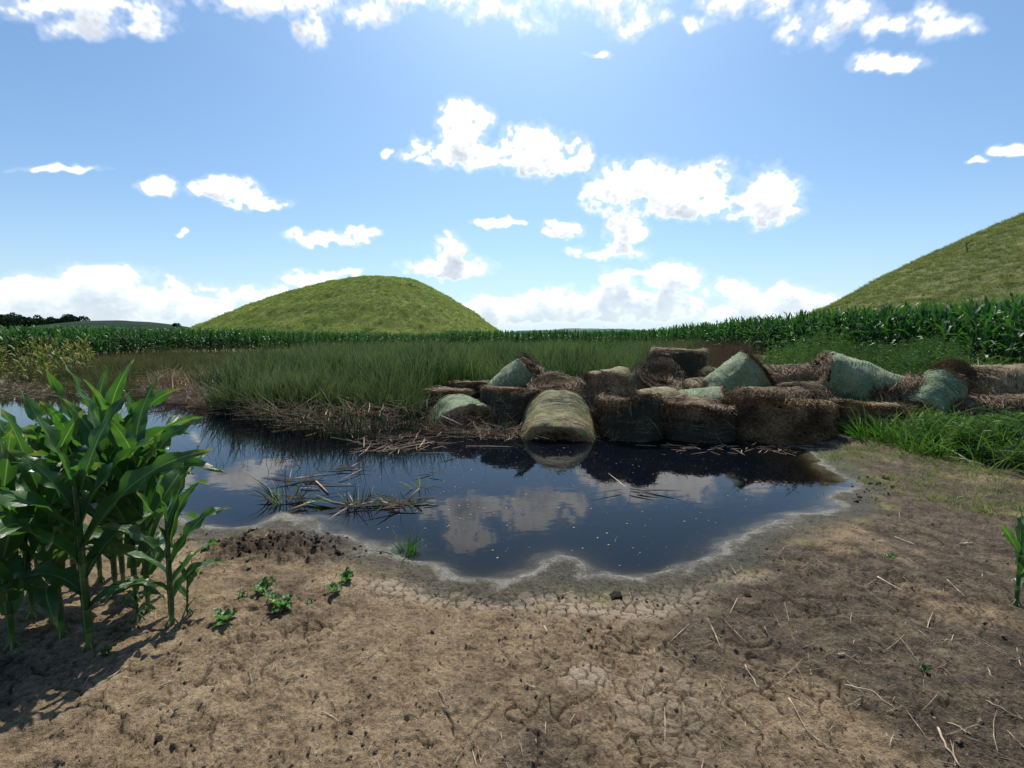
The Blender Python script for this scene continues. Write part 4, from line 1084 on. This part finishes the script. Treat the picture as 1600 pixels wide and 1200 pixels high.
# mound cover
mg = clumps('mound_tuft', 'mound_grass', 3, n=20, h=.62, spread=.5, wdt=.06, tilt=.45, bend=.3)
md = clumps('mound_tuft_dry', 'mound_dry', 3, n=34, h=.55, spread=.45, wdt=.035, tilt=.4, bend=.35)
def cover(name, g, m, protos, n, s0, s1, label):
    c, rl, rr_, ry, H = m
    X = rng.uniform(c[0] - rl, c[0] + rr_, n); Y = rng.uniform(c[1] - ry, c[1] + ry * .35, n)
    Z = bilin(*g, X, Y); k = (Z > 1) & (np.abs(X) < Y * 1.25); X, Y, Z = X[k], Y[k], Z[k]; n = len(X)
    scatter(name, protos, np.stack([X, Y, Z], -1), np.stack([rng.normal(0, .15, n), rng.normal(0, .15, n), rng.random(n) * 6.3], -1), rng.uniform(s0, s1, n), rng.integers(0, len(protos), n), label, 'grass')
cover('mound_grass', g1, m1, mg, 22000, .3, .75, 'short green grass all over the round mound')
cover('mound_grass', g2, m2, md, 42000, .6, 1.4, 'long pale grass all over the steep mound at right')

# ------------------------------------------------------------------ fallen straw and stems along the reed bed
def litter(name, q, L0, L1, w0, w1, mat, label, cat, zup=.1, tilt=.25, zwater=True, par=None):
    n = len(q); z = ground(q[:, 0], q[:, 1], True); z = np.maximum(z, 0) if zwater else z
    a = rng.random(n) * 6.3; e = np.abs(rng.normal(0, tilt, n))
    D = np.stack([np.cos(a) * np.cos(e), np.sin(a) * np.cos(e), np.sin(e)], -1)
    P0 = np.column_stack([q, z + rng.random(n) ** 2 * zup + .003]); L = rng.uniform(L0, L1, n)
    W_ = rng.uniform(w0, w1, n)
    bd = np.stack([rng.normal(0, .08, n), rng.normal(0, .08, n), -np.abs(rng.normal(0, .05, n)) * (np.sin(e) > .2)], -1)
    # a stem: two crossed strips
    V, F, U = ribbons(P0, D, L, W_, bd, 3, .5, .3, np.cross(D, [0, 0, 1.]) + 1e-4)
    V2, F2, U2 = ribbons(P0 , D, L, W_ * .8, bd, 3, .5, .3, np.cross(D, np.cross(D, [0, 0, 1.])) + 1e-4)
    mb = MB(); mb.add(V, F, U); mb.add(V2, F2, U2)
    return tag(mb.build(name, M[mat]), label, cat, None, 'stuff')
q = spread(5200, [(240, 622), (240, 596), (330, 600), (420, 616), (500, 634), (600, 640), (660, 640), (670, 662), (600, 668), (520, 676), (440, 668), (360, 642)])
litter('fallen_reeds', q, .15, .75, .008, .022, 'straw', 'matted pinkish tan broken reeds along the far shore', 'reeds', .34, .38)
q = spread(500, [(0, 596), (240, 598), (250, 618), (100, 618), (0, 625)])
litter('fallen_reeds', q, .15, .6, .01, .025, 'straw', 'pale straw scattered on the mud at the far left shore', 'reeds', .1, .2)
q = spread(600, [(640, 662), (700, 650), (820, 660), (830, 682), (740, 684), (690, 676)])
litter('fallen_reeds', q, .15, .6, .008, .02, 'straw', 'brown broken reeds in the water before the left bales', 'reeds', .1, .3)
q = spread(130, [(560, 676), (640, 668), (700, 690), (640, 706), (560, 700)])
litter('floating_stems', q, .15, .55, .006, .014, 'straw', 'thin pale stems floating off the reed bed', 'reeds', .02, .08)
q = spread(60, [(1000, 692), (1290, 690), (1290, 704), (1100, 703)])
litter('floating_stems', q, .08, .35, .006, .014, 'straw', 'bits of straw floating along the front of the bale row', 'reeds', .01, .05)
# standing dead stems in the water
def stems(name, q, h0, h1, w_, mat, label, lean=.18):
    n = len(q); z = np.full(n, -.1); a = rng.random(n) * 6.3; tl = np.abs(rng.normal(0, lean, n))
    D = np.stack([np.cos(a) * np.sin(tl), np.sin(a) * np.sin(tl), np.cos(tl)], -1)
    L = rng.uniform(h0, h1, n)
    bd = np.stack([np.cos(a) * .25, np.sin(a) * .25, -.15 * np.ones(n)], -1) * rng.random((n, 1))
    V, F, U = ribbons(np.column_stack([q, z]), D, L + .1, np.full(n, w_), bd, 4, .7, .2)
    mb = MB(); mb.add(V, F, U); return tag(mb.build(name, M[mat]), label, 'reeds', None, 'stuff')
q = spread(520, [(330, 640), (470, 664), (560, 676), (690, 662), (800, 668), (790, 690), (690, 690), (600, 690), (480, 686), (380, 660)])
stems('standing_stems', q, .15, .62, .010, 'deadstem', 'dark thin dead stems standing in the water before the reeds')
q = spread(420, [(330, 636), (470, 660), (560, 672), (690, 660), (680, 676), (560, 686), (440, 674)])
stems('standing_stems', q, .3, .85, .012, 'reed', 'green stems rising from the water edge before the reeds')
q = spread(110, [(290, 680), (440, 680), (560, 700), (620, 740), (420, 740), (300, 720)])
stems('standing_stems', q, .04, .22, .008, 'deadstem', 'short dead stubs poking out of the open water at left', .35)

# ------------------------------------------------------------------ single plants and debris in the pond
def pond_clump(px, py, label, seed, n=22, h=.28, spreadr=.14, mat='deadstem', wdt=.008, tilt=.55, bend=.9, cat='reed clump', mat2=None, n2=0, h2=.2, loose=0):
    p = P(px, py, 0); t = empty('reed_clump', (p.x, p.y, 0)); t.scale = (1.35,) * 3; tag(t, label, cat)
    V, F, U = clump(n, h, spreadr, wdt, tilt, bend, seed, mat, 5)
    ob('dead_blades', mesh_np('dead_blades', V, F, M[mat], U), t)
    if n2:
        V, F, U = clump(n2, h2, spreadr * .8, wdt * 1.1, tilt, bend * .6, seed + 1, mat2, 5)
        ob('green_blades', mesh_np('green_blades', V, F, M[mat2], U), t)
    if loose:
        r_ = np.random.default_rng(seed); a = r_.random(loose) * 6.3
        P0 = np.column_stack([r_.normal(0, spreadr * .8, loose), r_.normal(0, spreadr * .5, loose), r_.uniform(.004, .03, loose)])
        D = np.stack([np.cos(a), np.sin(a) * .6, r_.uniform(-.02, .15, loose)], -1)
        V, F, U = ribbons(P0, D, r_.uniform(.1, .35, loose), r_.uniform(.008, .016, loose), r_.uniform(0, .1, loose), 4, .8)
        ob('floating_blades', mesh_np('floating_blades', V, F, M['straw'], U), t)
    return t
pond_clump(446, 782, 'bent brown dead reed clump standing in the water, leftmost of the pond debris', 1, 34, .34, .12, tilt=.4, mat2='grass_y', n2=22, h2=.26, loose=8)
pond_clump(556, 790, 'dark upright reed stubs in the middle of the pond debris', 2, 26, .22, .10, tilt=.2, bend=.4, mat2='grass_y', n2=6, h2=.2, loose=10)
pond_clump(622, 788, 'matted green and straw clump at the right end of the pond debris', 3, 20, .18, .12, tilt=.7, mat2='grass', n2=26, h2=.16, loose=22)
pond_clump(540, 733, 'curled tan reed leaves floating farthest out in the pond', 4, 10, .16, .06, tilt=.9, mat='straw', wdt=.012, loose=6)
pond_clump(470, 750, 'loose straw coloured blades floating left of the middle of the pond', 5, 6, .16, .10, tilt=.9, mat='straw', wdt=.01, loose=14)
pond_clump(657, 762, 'dry pale blades sticking up beside the thick tan stem', 6, 14, .18, .04, tilt=.6, bend=.4, mat='grass_y', wdt=.01)
pond_clump(675, 742, 'tiny floating sprig right of the pond debris', 7, 6, .10, .03, tilt=.9, mat='straw', loose=2)
pond_clump(1237, 765, 'small dark sprig standing in the water near the right shore', 8, 7, .10, .02, tilt=.8, bend=.3, mat='grass')
pond_clump(986, 768, 'little raft of dry leaves floating right of the middle of the pond', 9, 8, .05, .05, tilt=1.3, bend=.1, mat='straw', wdt=.016, loose=8)
pond_clump(1288, 775, 'thin grey-green sprig at the right end of the pond', 10, 10, .12, .05, tilt=.9, bend=.3, mat='grass_y', wdt=.005)
def fan(px, py, ang, label, seed, L=.34, n=9):
    """cut leaf bunch lying on the water: pale base, green blades fanning out"""
    p = P(px, py, 0); t = empty('reed_fan', (p.x, p.y, .01), ang); t.scale = (1.25,) * 3; tag(t, label, 'cut leaves')
    r_ = np.random.default_rng(seed)
    for i in range(n):
        a = (i / (n - 1) - .5) * .7 + r_.normal(0, .05)
        V, F, U = ribbons(np.array([[0, 0, .01]]), np.array([[math.cos(a), math.sin(a), .10 + .18 * r_.random()]]), np.array([L * r_.uniform(.6, 1.1)]), np.array([.018]), np.array([.12]), 6, 1, .25, np.array([[-math.sin(a), math.cos(a), .3]]))
        ob('leaf', mesh_np('leaf', V, F, M['weed' if i % 3 else 'grass_y'], U), t)
    m = MB(); m.tube([(-.10, 0, .004), (-.02, 0, .01), (.05, 0, .02)], [.008, .013, .007], 8); m.build('stub', M['hay_tan'], t)
fan(524, 790, PI * .93, 'pale green fan of cut leaves lying on the water, pointing left', 21)
fan(602, 790, PI * .80, 'second smaller green leaf fan lying right of the first', 22, .26, 7)
fan(470, 795, PI * .3, 'short green leaf bunch beside the bent brown clump', 23, .2, 6)
def stick(pts, r0, label, mat='straw', name='dead_stem', cat='stem'):
    p0 = pts[0]; o = empty(name, p0); tag(o, label, cat)
    m = MB(); loc = [np.array(q) - np.array(p0) for q in pts]
    if len(loc) == 2: loc = [loc[0], (loc[0] + loc[1]) / 2 + np.array([0, 0, .004]), loc[1]]
    n = len(loc); m.tube(loc, np.linspace(r0, r0 * .75, n), 8)
    V = m.build('shaft', M[mat], o)
    m2 = MB(); m2.tube([loc[-1] * .97, loc[-1] * 1.06 + np.array([0, 0, .004])], [r0 * .9, r0 * .4], 6); m2.build('frayed_tip', M['deadstem'], o)
def SP(px, py, z=.01): p = P(px, py, z); return (p.x, p.y, p.z)
stick([SP(635, 785, -.02), tuple(AT(657, 762, P(645, 780).y))], .012, 'thick tan reed stem slanting out of the water right of the debris')
stick([SP(494, 752), SP(512, 770)], .010, 'short brown stem floating just above the pale leaf fan')
stick([SP(530, 752), SP(566, 733, .03)], .006, 'thin grey stem floating far out behind the debris')
stick([SP(470, 763), SP(498, 764)], .008, 'tan stem lying flat beside the bent clump')
stick([SP(500, 757), SP(552, 757)], .005, 'long thin straw floating crosswise in the middle of the debris')
stick([SP(600, 705), SP(680, 690)], .008, 'pair-like long pale stem floating just off the reed bed')
stick([SP(606, 700), SP(668, 688)], .006, 'second long pale stem lying beside the one off the reed bed')
stick([SP(728, 697), SP(800, 698)], .006, 'pale stem floating before the left bales')
stick([tuple(AT(822, 650, 8.2)), SP(835, 676)], .010, 'pale stick leaning on the big half sunk bale')
stick([tuple(AT(690, 650, 7.6)), tuple(AT(722, 664, 7.5))], .010, 'pale stick leaning before the green arched bale')
stick([SP(666, 664, -.05), tuple(AT(667, 622, P(666, 664).y))], .018, 'grey post-like stump standing at the left end of the heap')
stick([SP(548, 873), SP(570, 866, .02)], .004, 'short twig on the scum by the near shore')
# green tuft at the near shore
p = P(636, 862, 0); t = empty('grass_tuft', (p.x, p.y, -.01)); tag(t, 'fresh green grass tuft standing in the shallow water near shore', 'grass tuft')
V, F, U = clump(56, .27, .06, .009, .5, .45, 77, 'grass', 6); ob('blades', mesh_np('blades', V, F, M['grass'], U), t)
V, F, U = clump(18, .12, .06, .008, .4, .3, 78, 'deadstem', 4); ob('dead_blades', mesh_np('dead_blades', V, F, M['deadstem'], U), t)

# grass in front of the left bales
q = spread(36, [(700, 664), (760, 660), (775, 676), (705, 680)])
place('shore_grass', clumps('bale_tuft', 'grass', 3, n=26, h=.55, spread=.12, wdt=.012, tilt=.35, bend=.4), q, .6, 1.0, 'green grass with pale blades before the left bales', 'grass')

# ------------------------------------------------------------------ broadleaf weeds on the soil
def leaf_round(L, W, seed):
    ns, nc = 7, 5; t = np.linspace(0, 1, ns); q = np.linspace(-1, 1, nc); r_ = random.Random(seed)
    wd = W * np.sin(PI * np.clip(t, 0.03, .99) ** .75) ** .8 * .5 + .001
    V = [[(t[i] * L, q[j] * wd[i] * (1 + .12 * math.sin(i * 3.1 + seed)), .25 * abs(q[j]) * wd[i] + .35 * t[i] * (1 - t[i]) * L + .01 * math.sin(i * 2 + j)) for j in range(nc)] for i in range(ns)]
    U = np.stack(np.meshgrid(t, (q + 1) / 2, indexing='ij'), -1).reshape(-1, 2)
    return np.array(V).reshape(-1, 3), grid_faces(ns, nc), U
def weed(px, py, sz, n, label, seed):
    sz *= .78
    p = P(px, py, .07); z = gz(p.x, p.y); t = empty('weed_plant', (p.x, p.y, z)); tag(t, label, 'weed')
    r_ = random.Random(seed); m = MB(); m.tube([(0, 0, -.02), (0, 0, sz * .3), (.004, 0, sz * .5)], [.003, .0025, .0015], 6); m.build('stem', M['corn_pale'], t)
    for i in range(n):
        a = i * 2.4 + r_.uniform(-.3, .3); e = R(r_.uniform(5, 55)); L = sz * r_.uniform(.55, 1.0)
        V, F, U = leaf_round(L, L * r_.uniform(.5, .7), seed + i)
        c, s_ = math.cos(e), math.sin(e); x = V[:, 0] * c - V[:, 2] * s_; V[:, 2] = V[:, 0] * s_ + V[:, 2] * c; V[:, 0] = x + L * .25
        V = rotz(V, a); V[:, 2] += sz * (.1 + .4 * i / n)
        mb = MB(); mb.add(V, F, U); mb.tube([(0, 0, sz * .1), tuple(V[2])], [.0015, .001], 4, False)
        mb.build('leaf', M['corn_pale'], t)
weed(352, 966, .10, 10, 'leafy green weed nearest the corn clump', 1)
weed(412, 918, .10, 9, 'green weed sprout halfway between the corn and the near shore', 2)
weed(440, 944, .11, 11, 'bushy little weed just below the middle sprout', 3)
weed(425, 935, .07, 6, 'small weed left of the bushy little one', 4)
weed(520, 920, .09, 7, 'lower leaves of the pair of weeds below the mud heap', 5)
weed(540, 902, .09, 7, 'upper weed of the pair by the near shore scum', 6)
weed(378, 925, .05, 5, 'tiny weed seedling right of the clump', 7)
weed(484, 935, .04, 5, 'tiny weed seedling right of the bushy weed', 8)
weed(165, 1027, .06, 5, 'tiny seedling in front of the thickest stalk', 9)
weed(30, 830, .13, 9, 'pale green weed behind the corn at the left edge', 10)
weed(8, 885, .14, 9, 'broad-leaved weed at the left edge under the corn leaves', 11)
weed(60, 850, .10, 8, 'green weed in the sun between the corn stalks', 12)
weed(1443, 1047, .035, 4, 'single green sprout on the bare soil at lower right', 13)
weed(1393, 866, .05, 5, 'green sprout on dark soil right of the pond', 14)

# ------------------------------------------------------------------ clods, stones, twigs, straw
def clod_mesh(seed, r=1.0):
    import bmesh
    bm = bmesh.new(); bmesh.ops.create_icosphere(bm, subdivisions=2, radius=r)
    V = np.array([v.co[:] for v in bm.verts]); n = (vn3(V * 1.5 + seed * 3 + 50, seed) - .5) * 1.3 + (vn3(V * 4 + seed + 50, seed + 3) - .5) * .7
    for v, k in zip(bm.verts, n): v.co *= 1 + k
    for v in bm.verts: v.co.z *= .7
    me = bpy.data.meshes.new('clod'); bm.to_mesh(me); bm.free()
    return me
s = NT('clod_soil'); v = s.math('ADD', s.math('MULTIPLY', s.rand(), .5), s.math('MULTIPLY', s.noise(3, s.obj(), 4, .7), .5))
M['clod'] = s.done(s.bsdf(s.ramp(v, [(.2, (.11, .080, .055)), (.5, (.20, .145, .10)), (.8, (.32, .24, .17))]), .95, .1, s.bump(s.noise(4, s.obj(), 4, .7), .6, .1)))
s = NT('mud_soil'); M['mudclod'] = s.done(s.bsdf(s.ramp(s.noise(3, s.obj(), 4, .7), [(.3, (.05, .036, .026)), (.6, (.10, .073, .052)), (.8, (.17, .125, .09))]), .9, .2, s.bump(s.noise(4, s.obj(), 4, .7), 1, .2)))
cl = []; mc = []
for k in range(5):
    me = clod_mesh(k); me.materials.append(M['clod']); cl.append(proto(me))
    me = clod_mesh(k + 9); me.materials.append(M['mudclod']); mc.append(proto(me))
def polar(n, r0, r1, a):
    rr = np.exp(rng.uniform(math.log(r0), math.log(r1), n)); aa = np.radians(rng.uniform(-a, a, n))
    return np.stack([rr * np.sin(aa), rr * np.cos(aa)], -1)
q = polar(9000, .9, 7, 60); z, d, *_ = ground(q[:, 0], q[:, 1], True, True); k = (d > .25) & (vn2(q[:, 0] * 1.3, q[:, 1] * 1.3, 5) > rng.random(len(q)) * .9); q = q[k]; z = z[k]; n = len(q)
sz = .0025 + .008 * rng.random(n) ** 5
scatter('soil_crumbs', cl, np.column_stack([q, z + sz * .25]), rng.random((n, 3)) * 6.3, sz, rng.integers(0, 5, n), 'loose crumbs and small clods of dry soil', 'soil')
q = np.stack([rng.normal(MUD.x, .30, 420), rng.normal(MUD.y, .13, 420)], -1); z, d, *_ = ground(q[:, 0], q[:, 1], True, True); k = d > .02; q = q[k]; z = z[k]; n = len(q); sz = .003 + .017 * rng.random(n) ** 4
scatter('mud_clods', mc, np.column_stack([q, z - sz * .1]), rng.random((n, 3)) * 6.3, sz, rng.integers(0, 5, n), 'dark churned mud clods heaped at the near left shore', 'soil')
q = spread(60, [(1330, 735), (1420, 745), (1400, 770), (1300, 800), (1240, 820), (1330, 790)]); z = ground(q[:, 0], q[:, 1]); n = len(q); sz = .006 + .016 * rng.random(n) ** 2
scatter('mud_clods', mc, np.column_stack([q, z + sz * .1]), rng.random((n, 3)) * 6.3, sz, rng.integers(0, 5, n), 'dark mud crumbs at the right end of the pond', 'soil')
def clod(px, py, sz, label, dark=True, seed=0, name='clod'):
    sz *= .68
    me = clod_mesh(seed); me.materials.append(M['mudclod' if dark else 'clod']); o = ob(name, me); p = P(px, py, .07)
    o.location = (p.x, p.y, gz(p.x, p.y) + sz * .1); o.scale = (sz, sz * .9, sz); tag(o, label, 'clod')
clod(392, 826, .045, 'rounded dark lump at the water edge above the mud heap', True, 21, 'stone')
clod(1170, 921, .03, 'dark clod on the pale cracked strip at right', True, 22)
clod(963, 921, .05, 'large dark wet clod on the shore tip between the two bays', True, 23)
clod(585, 1056, .016, 'black pebble-like clod in the middle of the left foreground', True, 24)
clod(248, 1154, .022, 'dark clod near the bottom left', True, 25)
clod(1072, 1145, .014, 'small yellowish clod at the bottom middle', False, 26)
clod(548, 1144, .018, 'dark clod near the bottom, left of the middle', True, 27)
clod(922, 978, .02, 'dark lump on soil just below the cracked strip', True, 28)
clod(1385, 743, .05, 'dark mud lump beyond the right end of the pond', True, 29)
clod(1090, 930, .028, 'dark lump among the cracks right of the shore tip', True, 30)

q = polar(3200, .9, 8, 58); z, d, *_ = ground(q[:, 0], q[:, 1], False, True); q = q[(d > .3) & (rng.random(len(q)) < .3 + .7 * sst(-1, 2.5, q[:, 0]))]
litter('straw_litter', q, .015, .10, .0015, .004, 'twig', 'small bits of straw and chaff strewn over the soil', 'straw', .006, .06, False)
q = polar(900, 1.0, 7, 58); z, d, *_ = ground(q[:, 0], q[:, 1], False, True); q = q[(d > .3) & (q[:, 0] > .5 + .6 * rng.random(len(q)))]
litter('straw_litter', q, .08, .28, .002, .005, 'twig', 'longer dry straws lying over the soil on the right', 'straw', .012, .04, False)
def twig(pp, r0, label, mat='twig', name='twig'):
    w_ = [Vector(P(a, b, .08)) for a, b in pp]
    for v in w_: v.z = gz(v.x, v.y) + r0 + .004
    n = 9; ts = np.linspace(0, len(w_) - 1, n); arr = np.array([v[:] for v in w_]); pts = np.stack([np.interp(ts, range(len(w_)), arr[:, j]) for j in range(3)], -1)
    pts[1:-1] += rng.normal(0, .003, (n - 2, 3)) * [1, 1, .4]; p0 = pts[0].copy()
    o = empty(name, tuple(p0)); tag(o, label, 'twig', 'dry twigs lying on the soil')
    m = MB(); m.tube(pts - p0, np.linspace(r0, r0 * .6, n), 6); m.build('shaft', M[mat], o)
    if len(label) % 2:
        k = 5; dirv = (pts[6] - pts[3]); sd_ = np.array([-dirv[1], dirv[0], .0]) * .4 + dirv * .6
        m = MB(); m.tube([pts[k] - p0, pts[k] - p0 + sd_ * .6 + [0, 0, .004], pts[k] - p0 + sd_ * 1.1], [r0 * .6, r0 * .4, r0 * .25], 6); m.build('side_shoot', M[mat], o)
TW = [(((445, 1042), (480, 1020)), .0025, 'thin twig left of the middle in the foreground'),
      (((448, 1062), (476, 1048)), .003, 'curved grey twig just below the thin one'),
      (((250, 1070), (268, 1062)), .004, 'short pale stub of straw in the left foreground'),
      (((166, 1062), (198, 1043)), .003, 'light straw near the corn shadow'),
      (((552, 1032), (590, 1012)), .0025, 'pale straw lying slanted in the middle foreground'),
      (((502, 1112), (545, 1126)), .003, 'dark thin root near the bottom middle'),
      (((686, 1082), (702, 1106)), .003, 'pale bent straw in the bottom middle'),
      (((1165, 1032), (1180, 1066), (1190, 1076)), .003, 'forked pale twig standing out in the right foreground'),
      (((1232, 1090), (1262, 1142), (1318, 1184)), .003, 'long double straw running to the bottom right'),
      (((1466, 1134), (1480, 1170), (1502, 1198)), .005, 'broad yellow straw blade at the bottom right'),
      (((1320, 1068), (1360, 1078), (1400, 1108)), .003, 'long thin straw right of the middle foreground'),
      (((1456, 1110), (1500, 1130), (1518, 1145)), .003, 'straw stalk near the lower right corner'),
      (((1540, 1095), (1598, 1125)), .003, 'dark straw at the lower right edge'),
      (((1371, 898), (1430, 925)), .0045, 'long straight pale straw lying on dark soil at right'),
      (((1480, 905), (1510, 932)), .004, 'yellow straw left of the lone corn plant'),
      (((1398, 833), (1432, 847)), .005, 'bright white reed piece on the ground right of the pond'),
      (((1500, 846), (1520, 845)), .006, 'stubby pale straw near the lone corn plant'),
      (((850, 972), (855, 982)), .005, 'short white stick just under the cracked strip'),
      (((822, 1074), (838, 1074)), .005, 'flat pale chip in the middle foreground'),
      (((1310, 1021), (1320, 1020)), .006, 'small white chip of reed on the right soil'),
      (((878, 918), (894, 912)), .004, 'little stick at the tip of the shore'),
      (((1195, 972), (1204, 990)), .003, 'thin straw slanting on the soil right of the middle')]
for a, b, c in TW: twig(a, b, c)

# floating specks on the near water
n = 1500; q = spread(n, [(420, 790), (560, 700), (760, 690), (1150, 700), (1330, 760), (1240, 805), (1060, 890), (980, 895), (860, 858), (760, 900), (660, 880), (540, 850)])
keep = vn2(q[:, 0] * 3, q[:, 1] * 3, 9) > rng.random(len(q)) * .9; q = q[keep]; n = len(q)
a = rng.random(n) * 6.3; D = np.stack([np.cos(a), np.sin(a), 0 * a], -1); L = .003 + .013 * rng.random(n) ** 4
V, F, U = ribbons(np.column_stack([q, np.full(n, .004)]), D, L, L * .8, np.zeros(n), 2, .4, .5, np.cross(D, [0, 0, 1.]))
mb = MB(); mb.add(V, F, U); tag(mb.build('floating_specks', M['straw']), 'pale specks of chaff floating on the near water', 'chaff', None, 'stuff')
# bare shrub on the right mound
X0 = AT(1512, 395, 70)
best = None
for Y in np.linspace(40, 110, 300):
    p = AT(1512, 396, Y); h = bilin(*g2, np.array([p.x]), np.array([Y]))[0]
    if p.x > g2[0][0] and h >= p.z: best = (p.x, Y, h); break
if best:
    t = empty('shrub', best); tag(t, 'small dark bare shrub alone on the slope of the right mound', 'shrub')
    m = MB(); m.tube([(0, 0, -.2), (-.2, 0, .8), (-.5, 0, 2.0)], [.09, .07, .03], 6); m.build('trunk', M['bark'], t)
    for q_ in range(8):
        b = random.uniform(.5, 1.6); an = random.uniform(0, 6.3); m = MB()
        m.tube([(-.25 * b, 0, b), (-.25 * b + .5 * math.cos(an), .5 * math.sin(an), b + .4), (-.25 * b + .7 * math.cos(an), .7 * math.sin(an), b + .9)], [.035, .025, .01], 6); m.build('branch', M['bark'], t)
print('objects', len(bpy.data.objects))
